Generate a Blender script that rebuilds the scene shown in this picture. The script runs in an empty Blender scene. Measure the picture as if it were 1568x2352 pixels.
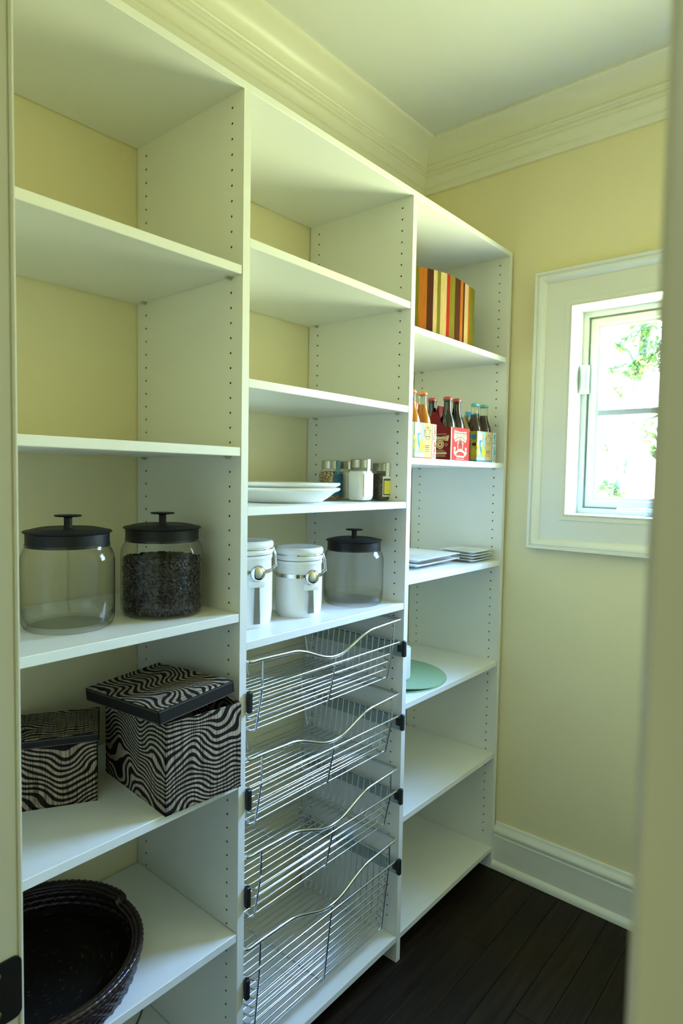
import bpy, bmesh, math, random
from mathutils import Matrix, Vector
random.seed(7)
PI = math.pi
S = bpy.context.scene
COL = S.collection

# ------------------------------------------------------------------ camera
CAM = Vector((1.43933, -0.89383, 1.47116))
FW = Vector((-0.64371938, 0.76320495, -0.05606754))
RT = Vector((0.76365884, 0.64538413, 0.01744994))
UP = Vector((-0.04950298, 0.03158361, 0.99827448))
cd = bpy.data.cameras.new('camera'); cam = bpy.data.objects.new('camera', cd); COL.objects.link(cam)
cam.matrix_world = Matrix(((RT.x, UP.x, -FW.x, CAM.x), (RT.y, UP.y, -FW.y, CAM.y), (RT.z, UP.z, -FW.z, CAM.z), (0, 0, 0, 1)))
cd.sensor_fit = 'AUTO'; cd.sensor_width = 36.0; cd.lens = 1445.95 / 2352 * 36.0
cd.clip_start = 0.01; cd.clip_end = 300
cd.dof.use_dof = True; cd.dof.focus_distance = 1.55; cd.dof.aperture_fstop = 13.0
S.camera = cam

# ------------------------------------------------------------------ world: open sky over a sunlit garden
W = bpy.data.worlds.new('world'); S.world = W; W.use_nodes = True
nt = W.node_tree; nt.nodes.clear()
out = nt.nodes.new('ShaderNodeOutputWorld'); bg = nt.nodes.new('ShaderNodeBackground')
tc = nt.nodes.new('ShaderNodeTexCoord'); sx = nt.nodes.new('ShaderNodeSeparateXYZ')
rp = nt.nodes.new('ShaderNodeValToRGB'); mr = nt.nodes.new('ShaderNodeMapRange')
mr.inputs[1].default_value = -1; mr.inputs[2].default_value = 1
nt.links.new(tc.outputs['Generated'], sx.inputs[0]); nt.links.new(sx.outputs['Z'], mr.inputs[0])
nt.links.new(mr.outputs[0], rp.inputs[0]); nt.links.new(rp.outputs[0], bg.inputs[0]); nt.links.new(bg.outputs[0], out.inputs[0])
cr = rp.color_ramp
cr.elements[0].position = 0.0; cr.elements[0].color = (0.87, 0.90, 0.47, 1)
cr.elements[1].position = 1.0; cr.elements[1].color = (0.50, 0.96, 2.10, 1)
e = cr.elements.new(0.49); e.color = (0.86, 0.94, 0.52, 1)
e = cr.elements.new(0.53); e.color = (0.78, 0.98, 0.72, 1)
e = cr.elements.new(0.60); e.color = (0.68, 1.02, 1.45, 1)
e = cr.elements.new(0.72); e.color = (0.58, 1.00, 1.95, 1)
bg.inputs[1].default_value = 7.2
# portal in the window opening (helps the renderer find the sky)
pl = bpy.data.lights.new('window_portal', 'AREA'); pl.shape = 'RECTANGLE'; pl.size = 0.66; pl.size_y = 0.71
pl.cycles.is_portal = True
po = bpy.data.objects.new('window_portal', pl); COL.objects.link(po)
po.location = (0.958, 1.43, 1.71); po.rotation_euler = (-PI / 2, 0, 0)
# fill lamp added behind the camera, stands in for the unseen kitchen's light
kl = bpy.data.lights.new('kitchen_fill_light', 'AREA'); kl.shape = 'SQUARE'; kl.size = 0.9; kl.energy = 2.7; kl.color = (0.86, 1.0, 0.64)
ko = bpy.data.objects.new('kitchen_fill_light', kl); COL.objects.link(ko); ko.location = (1.2, -2.0, 2.70)
S.view_settings.view_transform = 'Standard'; S.view_settings.look = 'None'
S.view_settings.exposure = 2.6; S.view_settings.gamma = 1.0
S.view_settings.use_curve_mapping = False
try:
    S.cycles.max_bounces = 14; S.cycles.diffuse_bounces = 8; S.cycles.transparent_max_bounces = 24
    S.cycles.sample_clamp_indirect = 8.0; S.cycles.caustics_reflective = True; S.cycles.blur_glossy = 1.0; S.cycles.caustics_refractive = False
except Exception:
    pass

# ------------------------------------------------------------------ helpers
class MB:
    """collects shapes; build() links them as one mesh object"""
    def __init__(self, o=(0, 0, 0)):
        self.v = []; self.f = []; self.m = []; self.o = Vector(o)
    def add(self, vs, fs, mi=0, M=None):
        b = len(self.v)
        for p in vs:
            p = Vector(p)
            if M is not None: p = M @ p
            self.v.append(p - self.o)
        for f in fs:
            self.f.append([i + b for i in f]); self.m.append(mi)
        return self
    def box(self, a, b, mi=0, M=None, ch=0.0):
        x0, y0, z0 = a; x1, y1, z1 = b
        if ch <= 0:
            vs = [(x0, y0, z0), (x1, y0, z0), (x1, y1, z0), (x0, y1, z0), (x0, y0, z1), (x1, y0, z1), (x1, y1, z1), (x0, y1, z1)]
            fs = [(0, 3, 2, 1), (4, 5, 6, 7), (0, 1, 5, 4), (1, 2, 6, 5), (2, 3, 7, 6), (3, 0, 4, 7)]
            return self.add(vs, fs, mi, M)
        bm = bmesh.new(); bmesh.ops.create_cube(bm, size=1)
        for v in bm.verts:
            v.co = Vector(((x0 + x1) / 2 + v.co.x * (x1 - x0), (y0 + y1) / 2 + v.co.y * (y1 - y0), (z0 + z1) / 2 + v.co.z * (z1 - z0)))
        bmesh.ops.bevel(bm, geom=bm.edges[:], offset=ch, segments=2 if ch > 0.002 else 1, affect='EDGES', profile=0.6)
        bm.verts.index_update()
        self.add([v.co.copy() for v in bm.verts], [[v.index for v in f.verts] for f in bm.faces], mi, M); bm.free()
        return self
    def tube(self, pts, r, n=8, closed=False, mi=0, M=None):
        P = [Vector(p) for p in pts]; N = len(P); T = []
        for i in range(N):
            if closed: d = P[(i + 1) % N] - P[i - 1]
            else: d = P[min(i + 1, N - 1)] - P[max(i - 1, 0)]
            T.append(d.normalized())
        a = Vector((0, 0, 1)) if abs(T[0].z) < 0.9 else Vector((1, 0, 0))
        u = T[0].cross(a).normalized(); vs = []; fs = []
        for i in range(N):
            u = (u - T[i] * u.dot(T[i])).normalized(); w = T[i].cross(u)
            for k in range(n):
                t = 2 * PI * k / n; vs.append(P[i] + r * (math.cos(t) * u + math.sin(t) * w))
        for i in range(N if closed else N - 1):
            j = (i + 1) % N
            for k in range(n):
                l = (k + 1) % n; fs.append((i * n + k, i * n + l, j * n + l, j * n + k))
        if not closed:
            fs.append(tuple(range(n - 1, -1, -1))); fs.append(tuple((N - 1) * n + k for k in range(n)))
        return self.add(vs, fs, mi, M)
    def lathe(self, prof, c=(0, 0, 0), n=48, mi=0, M=None):
        """profile of (r, z); r = 0 ends are closed to a point"""
        vs = []; fs = []; rows = []
        for r, z in prof:
            if r < 1e-6: rows.append([len(vs)]); vs.append((c[0], c[1], c[2] + z))
            else:
                rows.append(list(range(len(vs), len(vs) + n)))
                for k in range(n):
                    t = 2 * PI * k / n; vs.append((c[0] + r * math.cos(t), c[1] + r * math.sin(t), c[2] + z))
        for A, B in zip(rows, rows[1:]):
            for k in range(n):
                l = (k + 1) % n
                if len(A) == 1 and len(B) == 1: continue
                if len(A) == 1: fs.append((A[0], B[l], B[k]))
                elif len(B) == 1: fs.append((A[k], A[l], B[0]))
                else: fs.append((A[k], A[l], B[l], B[k]))
        return self.add(vs, fs, mi, M)
    def prism(self, poly, axis, a, b, mi=0, M=None):
        """polygon extruded along axis; poly holds the two other coordinates in order (x,y,z minus axis)"""
        def mk(p, t):
            return {'x': (t, p[0], p[1]), 'y': (p[0], t, p[1]), 'z': (p[0], p[1], t)}[axis]
        n = len(poly); vs = [mk(p, a) for p in poly] + [mk(p, b) for p in poly]
        fs = [tuple(range(n - 1, -1, -1)), tuple(range(n, 2 * n))] + [(i, (i + 1) % n, n + (i + 1) % n, n + i) for i in range(n)]
        return self.add(vs, fs, mi, M)
    def build(self, name, mats, parent=None, smooth=None, fix=True):
        me = bpy.data.meshes.new(name)
        me.from_pydata([tuple(p) for p in self.v], [], self.f)
        if not isinstance(mats, (list, tuple)): mats = [mats]
        for m in mats: me.materials.append(m)
        if len(mats) > 1: me.polygons.foreach_set('material_index', self.m)
        if fix:
            bm = bmesh.new(); bm.from_mesh(me); bmesh.ops.recalc_face_normals(bm, faces=bm.faces); bm.to_mesh(me); bm.free()
        if smooth is not None:
            me.polygons.foreach_set('use_smooth', [True] * len(me.polygons)); me.set_sharp_from_angle(angle=math.radians(smooth))
        me.update()
        o = bpy.data.objects.new(name, me); COL.objects.link(o)
        if parent is not None: o.parent = parent
        return o

def place(o, loc):
    o.location = loc; return o
def tag(o, label, cat, group=None, kind=None):
    o['label'] = label; o['category'] = cat
    if group: o['group'] = group
    if kind: o['kind'] = kind
    return o
def thing(name, label, cat, loc=(0, 0, 0), rz=0, group=None):
    o = bpy.data.objects.new(name, None); COL.objects.link(o); o.empty_display_size = 0.05
    o.location = loc; o.rotation_euler = (0, 0, rz)
    return tag(o, label, cat, group)
def struct(o, label=None):
    o['kind'] = 'structure'
    if label: o['label'] = label
    return o
def dup_part(o, parent, loc=None):
    c = o.copy(); COL.objects.link(c); c.parent = parent
    if loc is not None: c.location = loc
    return c
def dup_tree(root, loc, label, rz=None):
    r = root.copy(); COL.objects.link(r); r.location = loc; r['label'] = label
    if rz is not None: r.rotation_euler = (0, 0, rz)
    for ch in list(root.children):
        c = ch.copy(); COL.objects.link(c); c.parent = r
        for g in list(ch.children):
            d = g.copy(); COL.objects.link(d); d.parent = c
    return r

# ------------------------------------------------------------------ materials
def mat(name, col, rough=0.5, metal=0.0, spec=0.5, noise=0.0, nscale=20.0, bump=0.0, bscale=60.0, coat=0.0, trans=0.0):
    m = bpy.data.materials.new(name); m.use_nodes = True; N = m.node_tree.nodes; L = m.node_tree.links
    b = N['Principled BSDF']; b.inputs['Base Color'].default_value = (*col, 1)
    b.inputs['Roughness'].default_value = rough; b.inputs['Metallic'].default_value = metal
    b.inputs['Specular IOR Level'].default_value = spec; b.inputs['Coat Weight'].default_value = coat
    b.inputs['Transmission Weight'].default_value = trans
    if noise or bump:
        t = N.new('ShaderNodeTexCoord')
    if noise:
        n = N.new('ShaderNodeTexNoise'); n.inputs['Scale'].default_value = nscale; n.inputs['Detail'].default_value = 5
        mx = N.new('ShaderNodeMix'); mx.data_type = 'RGBA'
        mx.inputs['A'].default_value = (*[max(0, c * (1 - noise)) for c in col], 1); mx.inputs['B'].default_value = (*[min(1, c * (1 + noise)) for c in col], 1)
        L.new(t.outputs['Object'], n.inputs['Vector']); L.new(n.outputs[0], mx.inputs['Factor']); L.new(mx.outputs['Result'], b.inputs['Base Color'])
    if bump:
        n2 = N.new('ShaderNodeTexNoise'); n2.inputs['Scale'].default_value = bscale; n2.inputs['Detail'].default_value = 3
        bp = N.new('ShaderNodeBump'); bp.inputs['Strength'].default_value = bump; bp.inputs['Distance'].default_value = 0.002
        L.new(t.outputs['Object'], n2.inputs['Vector']); L.new(n2.outputs[0], bp.inputs['Height']); L.new(bp.outputs[0], b.inputs['Normal'])
    return m

def glass(name, tint=(0.93, 0.97, 0.94), edge=(0.30, 0.36, 0.30), blend=0.35, ior=1.45):
    m = bpy.data.materials.new(name); m.use_nodes = True; N = m.node_tree.nodes; L = m.node_tree.links; N.clear()
    o = N.new('ShaderNodeOutputMaterial'); tr = N.new('ShaderNodeBsdfTransparent'); gl = N.new('ShaderNodeBsdfGlossy'); gl.inputs['Roughness'].default_value = 0.02
    lw = N.new('ShaderNodeLayerWeight'); lw.inputs['Blend'].default_value = blend
    rmp = N.new('ShaderNodeMath'); rmp.operation = 'POWER'; rmp.inputs[1].default_value = 4.0
    mx = N.new('ShaderNodeMix'); mx.data_type = 'RGBA'; mx.inputs['A'].default_value = (*tint, 1); mx.inputs['B'].default_value = (*edge, 1)
    f0 = ((ior - 1) / (ior + 1)) ** 2
    lw2 = N.new('ShaderNodeLayerWeight'); lw2.inputs['Blend'].default_value = 0.5
    p5 = N.new('ShaderNodeMath'); p5.operation = 'POWER'; p5.inputs[1].default_value = 5.0
    fr = N.new('ShaderNodeMath'); fr.operation = 'MULTIPLY_ADD'; fr.inputs[1].default_value = 1 - f0; fr.inputs[2].default_value = f0
    L.new(lw2.outputs['Facing'], p5.inputs[0]); L.new(p5.outputs[0], fr.inputs[0])
    ms = N.new('ShaderNodeMixShader')
    L.new(lw.outputs['Facing'], rmp.inputs[0]); L.new(rmp.outputs[0], mx.inputs['Factor']); L.new(mx.outputs['Result'], tr.inputs['Color'])
    L.new(fr.outputs[0], ms.inputs[0]); L.new(tr.outputs[0], ms.inputs[1]); L.new(gl.outputs[0], ms.inputs[2]); L.new(ms.outputs[0], o.inputs['Surface'])
    return m

def zebra(name, axis, freq, seed, dark=(0.018, 0.013, 0.012), light=(0.46, 0.40, 0.31)):
    """dark waving stripes printed on pale slubbed linen; axis = direction the stripes are counted along"""
    m = bpy.data.materials.new(name); m.use_nodes = True; N = m.node_tree.nodes; L = m.node_tree.links
    b = N['Principled BSDF']; b.inputs['Roughness'].default_value = 0.85; b.inputs['Specular IOR Level'].default_value = 0.15
    t = N.new('ShaderNodeTexCoord'); mp = N.new('ShaderNodeMapping'); mp.inputs['Location'].default_value = (seed, seed * 1.7, seed * 0.3)
    L.new(t.outputs['Object'], mp.inputs['Vector'])
    n1 = N.new('ShaderNodeTexNoise'); n1.inputs['Scale'].default_value = 8.5; n1.inputs['Detail'].default_value = 0.6; L.new(mp.outputs[0], n1.inputs['Vector'])
    n2 = N.new('ShaderNodeTexNoise'); n2.inputs['Scale'].default_value = 22.0; n2.inputs['Detail'].default_value = 0.0; L.new(mp.outputs[0], n2.inputs['Vector'])
    s = N.new('ShaderNodeSeparateXYZ'); L.new(t.outputs['Object'], s.inputs[0])
    def M_(op, a, bb=None, c=None):
        n = N.new('ShaderNodeMath'); n.operation = op
        for i, q in enumerate((a, bb, c)):
            if q is None: continue
            if isinstance(q, (int, float)): n.inputs[i].default_value = q
            else: L.new(q, n.inputs[i])
        return n.outputs[0]
    ph = M_('MULTIPLY', s.outputs[axis], freq * 2 * PI)
    ph = M_('ADD', ph, M_('MULTIPLY', n1.outputs[0], 78.0))
    ph = M_('ADD', ph, M_('MULTIPLY', n2.outputs[0], 11.0))
    w = M_('SINE', ph)
    r = N.new('ShaderNodeValToRGB'); r.color_ramp.elements[0].position = 0.47; r.color_ramp.elements[1].position = 0.56
    r.color_ramp.elements[0].color = (*dark, 1); r.color_ramp.elements[1].color = (*light, 1)
    L.new(M_('MULTIPLY_ADD', w, 0.5, 0.5), r.inputs[0])
    # slub threads: fine streaks across the stripes
    mp2 = N.new('ShaderNodeMapping'); sc = [420, 420, 14]
    if axis != 'Z': sc = [420, 14, 420] if axis == 'Y' else [14, 420, 420]
    mp2.inputs['Scale'].default_value = sc; L.new(t.outputs['Object'], mp2.inputs['Vector'])
    n3 = N.new('ShaderNodeTexNoise'); n3.inputs['Scale'].default_value = 1.0; n3.inputs['Detail'].default_value = 2; L.new(mp2.outputs[0], n3.inputs['Vector'])
    mu = N.new('ShaderNodeMix'); mu.data_type = 'RGBA'; mu.blend_type = 'MULTIPLY'; mu.inputs['Factor'].default_value = 1.0
    r2 = N.new('ShaderNodeValToRGB'); r2.color_ramp.elements[0].position = 0.36; r2.color_ramp.elements[1].position = 0.58; r2.color_ramp.elements[0].color = (0.35, 0.31, 0.28, 1)
    L.new(n3.outputs[0], r2.inputs[0]); L.new(r.outputs[0], mu.inputs['A']); L.new(r2.outputs[0], mu.inputs['B']); L.new(mu.outputs['Result'], b.inputs['Base Color'])
    return m

M_white = mat('white_melamine', (0.77, 0.785, 0.765), 0.33, spec=0.45, noise=0.012, nscale=6)
M_edge = mat('white_edge_band', (0.82, 0.84, 0.80), 0.28, spec=0.5)
M_core = mat('particle_board', (0.10, 0.065, 0.03), 0.9)
M_wall = mat('pale_yellow_wall_paint', (0.80, 0.735, 0.48), 0.6, spec=0.3, noise=0.015, nscale=3, bump=0.05, bscale=250)
M_ceil = mat('white_ceiling_paint', (0.64, 0.66, 0.63), 0.36, spec=0.5)
M_trim = mat('cream_gloss_trim_paint', (0.76, 0.75, 0.63), 0.38, spec=0.5)
M_wintrim = mat('white_window_paint', (0.72, 0.735, 0.68), 0.3, spec=0.5)
M_sash = mat('white_vinyl_sash', (0.58, 0.63, 0.58), 0.4, spec=0.4)
M_pin = mat('nickel_pin', (0.55, 0.53, 0.45), 0.4, metal=0.6)
M_chrome = mat('chrome_wire', (0.74, 0.78, 0.81), 0.15, metal=1.0)
M_slide = mat('zinc_slide', (0.42, 0.50, 0.48), 0.38, metal=0.85)
M_blackp = mat('black_plastic', (0.012, 0.012, 0.014), 0.35)
M_lid = mat('matte_black_lid', (0.009, 0.009, 0.011), 0.45, spec=0.28, noise=0.1)
M_jar = glass('clear_jar_glass', (0.998, 1.0, 0.999), (0.06, 0.075, 0.065), 0.5, 1.40)
M_jarbase = glass('thick_glass_base', (0.96, 0.98, 0.97), (0.25, 0.30, 0.27), 0.5, 1.45)
M_pane = glass('window_glass', (0.97, 0.99, 0.98), (0.80, 0.88, 0.84), 0.3)
M_bean = mat('roasted_coffee', (0.011, 0.008, 0.007), 0.33, spec=0.4, noise=0.3, nscale=60)
M_cer = mat('white_glazed_ceramic', (0.84, 0.85, 0.83), 0.10, spec=0.55)
M_steel = mat('polished_steel', (0.70, 0.70, 0.68), 0.08, metal=1.0)
M_handle = mat('satin_steel_handle', (0.26, 0.26, 0.235), 0.35, metal=1.0)
M_brush = mat('brushed_steel', (0.42, 0.41, 0.37), 0.3, metal=1.0)
M_leather = mat('black_brown_leatherette', (0.011, 0.009, 0.008), 0.5, spec=0.25, bump=0.25, bscale=500)
M_stitch = mat('pale_thread', (0.30, 0.30, 0.28), 0.8)
M_black_in = mat('black_lining', (0.012, 0.010, 0.010), 0.9)
M_floor = []
for i, k in enumerate((0.9, 1.0, 1.1, 0.82)):
    m = bpy.data.materials.new('dark_oak_%s' % 'abcd'[i]); m.use_nodes = True; N = m.node_tree.nodes; L = m.node_tree.links
    b = N['Principled BSDF']; b.inputs['Roughness'].default_value = 0.45; b.inputs['Specular IOR Level'].default_value = 0.2
    t = N.new('ShaderNodeTexCoord'); mp = N.new('ShaderNodeMapping'); mp.inputs['Scale'].default_value = (38, 2.5, 38)
    n = N.new('ShaderNodeTexNoise'); n.inputs['Scale'].default_value = 1.6; n.inputs['Detail'].default_value = 6
    r = N.new('ShaderNodeValToRGB'); r.color_ramp.elements[0].position = 0.35; r.color_ramp.elements[1].position = 0.72
    r.color_ramp.elements[0].color = (0.0085 * k, 0.0055 * k, 0.003 * k, 1); r.color_ramp.elements[1].color = (0.026 * k, 0.016 * k, 0.008 * k, 1)
    L.new(t.outputs['Object'], mp.inputs[0]); L.new(mp.outputs[0], n.inputs['Vector']); L.new(n.outputs[0], r.inputs[0]); L.new(r.outputs[0], b.inputs['Base Color'])
    bp = N.new('ShaderNodeBump'); bp.inputs['Strength'].default_value = 0.2; bp.inputs['Distance'].default_value = 0.001
    L.new(n.outputs[0], bp.inputs['Height']); L.new(bp.outputs[0], b.inputs['Normal'])
    M_floor.append(m)
M_gap = mat('floor_joint', (0.004, 0.003, 0.002), 0.9)

# ------------------------------------------------------------------ room shell
YF = 1.283; XR = 1.55; YI = -0.66; YO = -0.775; ZC = 2.743
DX0, DX1, DZ = 0.876, 1.409, 2.60
WX0, WX1, WZ0, WZ1 = 0.628, 1.288, 1.356, 2.063
KX0, KX1, KY = -1.2, 3.2, -3.2

sub = struct(MB().box((KX0, KY, -0.06), (KX1, YF + 0.15, -0.012)).build('floor', M_gap), 'dark stained narrow-board wooden floor')
pm = []
for i in range(4): pm.append(None)
bw = 0.083; ix = 0; x = 0.0
rows = []
while x < XR - 0.001:
    x1 = min(x + bw, XR)
    y = -0.66 - random.uniform(0.0, 0.5)
    while y < YF:
        y1 = y + random.uniform(0.7, 1.3)
        a, b_ = max(y, -0.775), min(y1, YF)
        if b_ - a > 0.02:
            k = random.randrange(4)
            MB().box((x + 0.0006, a + 0.0006, -0.012), (x1 - 0.0006, b_ - 0.0006, 0.0), 0, None, 0.0008).build('plank', M_floor[k], sub)
        y = y1
    x = x1
kb = MB()
x = KX0
while x < KX1:
    kb.box((x + 0.0006, KY, -0.012), (x + bw - 0.0006, -0.776, 0.0)); x += bw
o = kb.build('kitchen_planks', M_floor[1], sub); o['kind'] = 'stuff'

struct(MB().box((KX0, KY, ZC), (KX1, YF + 0.15, ZC + 0.1)).build('ceiling', M_ceil), 'plain white ceiling')
struct(MB().box((-0.1, YO, 0), (0, YF + 0.15, ZC)).build('wall_left', M_wall), 'pale yellow wall behind the white shelving')
wf = MB()
for a, b_ in [((0, YF, 0), (WX0 - 0.018, YF + 0.15, ZC)), ((WX1 + 0.018, YF, 0), (XR, YF + 0.15, ZC)), ((WX0 - 0.018, YF, 0), (WX1 + 0.018, YF + 0.15, WZ0 - 0.018)), ((WX0 - 0.018, YF, WZ1 + 0.018), (WX1 + 0.018, YF + 0.15, ZC))]: wf.box(a, b_)
struct(wf.build('wall_far', M_wall), 'pale yellow end wall with the small window')
struct(MB().box((XR, YI, 0), (XR + 0.1, YF + 0.15, ZC)).build('wall_right', M_wall), 'pale yellow wall on the right')
wn = MB()
for a, b_ in [((KX0, YO, 0), (DX0 - 0.02, YI, ZC)), ((DX1 + 0.02, YO, 0), (KX1, YI, ZC)), ((DX0 - 0.02, YO, DZ + 0.02), (DX1 + 0.02, YI, ZC))]: wn.box(a, b_)
struct(wn.build('wall_front', M_wall), 'wall with the narrow doorway')
kw = mat('kitchen_wall_paint', (0.66, 0.60, 0.42), 0.7)
struct(MB().box((KX0, KY - 0.1, 0), (KX1, KY, ZC)).build('wall_back', kw))
struct(MB().box((KX0 - 0.1, KY, 0), (KX0, YO, ZC)).build('wall_kitchen_left', kw))
struct(MB().box((KX1, KY, 0), (KX1 + 0.1, YO, ZC)).build('wall_kitchen_right', kw))

# crown moulding: profile (projection from wall, z)
CP = [(0.0, 2.592), (0.013, 2.592), (0.017, 2.599), (0.017, 2.613), (0.022, 2.616), (0.023, 2.622), (0.027, 2.630), (0.034, 2.638), (0.036, 2.643), (0.036, 2.647),
      (0.042, 2.648), (0.044, 2.654), (0.043, 2.660), (0.041, 2.664), (0.046, 2.668), (0.053, 2.669), (0.056, 2.673), (0.055, 2.679), (0.051, 2.683)]
for i in range(1, 8):
    t = i / 7 * PI / 2
    CP.append((0.051 + 0.062 * (1 - math.cos(t)) , 2.685 + 0.046 * math.sin(t)))
CP += [(0.121, 2.732), (0.127, 2.734), (0.127, ZC), (0.0, ZC)]
def moulding(name, prof, p0, p1, wall_dir, label, mtr0=1, mtr1=1, m=None):
    """run the profile from p0 to p1 along a wall; wall_dir points into the room; ends mitred"""
    p0 = Vector((*p0, 0)); p1 = Vector((*p1, 0)); d = (p1 - p0).normalized(); w = Vector((*wall_dir, 0)); n = len(prof); vs = []
    for P, s, mt in ((p0, 1, mtr0), (p1, -1, mtr1)):
        for q, z in prof: vs.append(P + w * q + d * s * q * mt + Vector((0, 0, z)))
    fs = [(i, (i + 1) % n, n + (i + 1) % n, n + i) for i in range(n)] + [tuple(range(n)), tuple(range(2 * n - 1, n - 1, -1))]
    return struct(MB().add(vs, fs).build(name, m or M_trim, smooth=35), label)
moulding('trim_1', CP, (0, YI), (0, YF), (1, 0), 'cream crown moulding above the shelving')
moulding('trim_2', CP, (0, YF), (XR, YF), (0, -1), 'cream crown moulding above the window wall')
moulding('trim_3', CP, (XR, YI), (XR, YF), (-1, 0), 'cream crown moulding on the right wall')
moulding('trim_4', CP, (0, YI), (XR, YI), (0, 1), 'cream crown moulding over the doorway wall')
BP = [(0, 0), (0.033, 0), (0.033, 0.007), (0.031, 0.016), (0.026, 0.023), (0.018, 0.027), (0.0175, 0.118), (0.020, 0.1195), (0.020, 0.124), (0.0165, 0.128), (0.0165, 0.133),
      (0.0215, 0.136), (0.023, 0.142), (0.021, 0.149), (0.014, 0.157), (0.009, 0.163), (0.008, 0.170), (0.0, 0.172)]
moulding('baseboard_far', BP, (0.4028, YF), (XR, YF), (0, -1), 'tall white baseboard under the window', 0, 1, mat('white_baseboard_paint', (0.76, 0.78, 0.72), 0.3))
moulding('baseboard_right', BP, (XR, YI), (XR, YF), (-1, 0), 'tall white baseboard on the right wall', 1, 1, bpy.data.materials['white_baseboard_paint'])

# door lining: jambs, head, casings, strike plate
dr = bpy.data.objects.new('door_1', None); COL.objects.link(dr); struct(dr, 'narrow cream doorway frame')
JL = [(DX0 - 0.02, YO), (DX0, YO), (DX0, -0.6645), (DX0 - 0.0012, -0.6638), (DX0 - 0.0012, -0.6628), (DX0 + 0.0004, -0.6622), (DX0 + 0.0007, -0.6605), (DX0, -0.6588), (DX0 - 0.002, -0.658), (DX0 - 0.02, -0.658)]
MB().prism(JL, 'z', 0, DZ).build('jamb', M_trim, dr, 40)
JR = [(DX1 + 0.02, YO), (DX1 + 0.002, YO), (DX1, YO + 0.003), (DX1, YI + 0.002), (DX1 + 0.02, YI + 0.002)]
MB().prism(JR, 'z', 0, DZ).build('jamb', M_trim, dr, 40)
MB().box((DX0 - 0.02, YO, DZ), (DX1 + 0.02, YI, DZ + 0.02)).build('head', M_trim, dr)
CR = [(DX1 + 0.003, YO), (DX1 + 0.003, YO - 0.010), (DX1 + 0.005, YO - 0.0125), (DX1 + 0.009, YO - 0.013), (DX1 + 0.012, YO - 0.0118), (DX1 + 0.03, YO - 0.0135), (DX1 + 0.06, YO - 0.016), (DX1 + 0.085, YO - 0.018), (DX1 + 0.09, YO - 0.017), (DX1 + 0.09, YO)]
MB().prism(CR, 'z', 0, DZ + 0.1).build('casing', M_trim, dr, 40)
MB().prism([(2 * (DX0 - 0.0) - p[0] + (DX1 - DX0), p[1]) if False else (DX0 + DX1 - p[0], p[1]) for p in CR], 'z', 0, DZ + 0.1).build('casing', M_trim, dr, 40)
# strike plate with a rounded lip and two screws
st = MB(); pts = []
ya, yb, za, zb, rr = -0.72, -0.6612, 0.984, 1.041, 0.007
for cx_, cz_, t0 in ((yb - rr, zb - rr, 0), (ya + rr, zb - rr, 90), (ya + rr, za + rr, 180), (yb - rr, za + rr, 270)):
    for k in range(5):
        t = math.radians(t0 + k * 22.5); pts.append((cx_ + rr * math.cos(t), cz_ + rr * math.sin(t)))
st.prism(pts, 'x', DX0 + 0.0001, DX0 + 0.0024)
sp = st.build('strike_plate', mat('oil_rubbed_bronze', (0.012, 0.010, 0.009), 0.4, metal=0.6), dr)
for z in (0.995, 1.030):
    MB().lathe([(0, 0.0012), (0.003, 0.0010), (0.0042, 0.0)], n=16, M=Matrix.Translation((DX0 + 0.0024, -0.683, z)) @ Matrix.Rotation(PI / 2, 4, 'Y')).build('screw', mat('brass_screw', (0.35, 0.28, 0.12), 0.35, metal=1.0), sp, 40)

# ------------------------------------------------------------------ window
win = bpy.data.objects.new('window_1', None); COL.objects.link(win); struct(win, 'small white casement window with deep reveal')
def frame_ring(prof, x0, x1, z0, z1, name, m, parent=None, sm=35):
    """mitred frame around the opening (x0..x1, z0..z1); prof = (offset outward from opening, y)"""
    n = len(prof); vs = []
    for sx_, sz_ in ((-1, -1), (1, -1), (1, 1), (-1, 1)):
        for q, y in prof:
            vs.append(((x0 - q) if sx_ < 0 else (x1 + q), y, (z0 - q) if sz_ < 0 else (z1 + q)))
    fs = []
    for c in range(4):
        d = (c + 1) % 4
        for i in range(n): fs.append((c * n + i, c * n + (i + 1) % n, d * n + (i + 1) % n, d * n + i))
    return MB().add(vs, fs).build(name, m, parent or win, sm)
# casing: inner bead, flat field, raised backband
CW = [(0.0, 1.268), (0.001, 1.2655), (0.004, 1.2645), (0.007, 1.266), (0.008, 1.2675), (0.011, 1.2665), (0.018, 1.264), (0.0215, 1.2635), (0.0225, 1.266),
      (0.088, 1.266), (0.0885, 1.264), (0.092, 1.260), (0.099, 1.254), (0.106, 1.2475), (0.111, 1.2455), (0.1128, 1.2490), (0.1165, 1.2480), (0.1180, 1.2410), (0.1250, 1.2400), (0.127, 1.243), (0.127, YF - 0.0005), (0.0, YF - 0.0005)]
frame_ring(CW, WX0, WX1, WZ0, WZ1, 'casing', M_wintrim)
frame_ring([(0, YF - 0.0005), (0, 1.433), (0.018, 1.433), (0.018, YF - 0.0005)], WX0, WX1, WZ0, WZ1, 'reveal_board', M_wintrim)
frame_ring([(-0.0002, 1.375), (-0.019, 1.375), (-0.019, 1.395), (-0.024, 1.397), (-0.024, 1.43), (-0.0002, 1.43)], WX0, WX1, WZ0, WZ1, 'window_frame', M_sash)
frame_ring([(-0.024, 1.386), (-0.036, 1.378), (-0.046, 1.378), (-0.049, 1.381), (-0.049, 1.386), (-0.058, 1.390), (-0.060, 1.394), (-0.060, 1.402), (-0.024, 1.402)], WX0, WX1, WZ0, WZ1, 'sash', M_sash)
GX0, GX1, GZ0, GZ1 = WX0 + 0.058, WX1 - 0.058, WZ0 + 0.036 , WZ1 - 0.058
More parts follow.
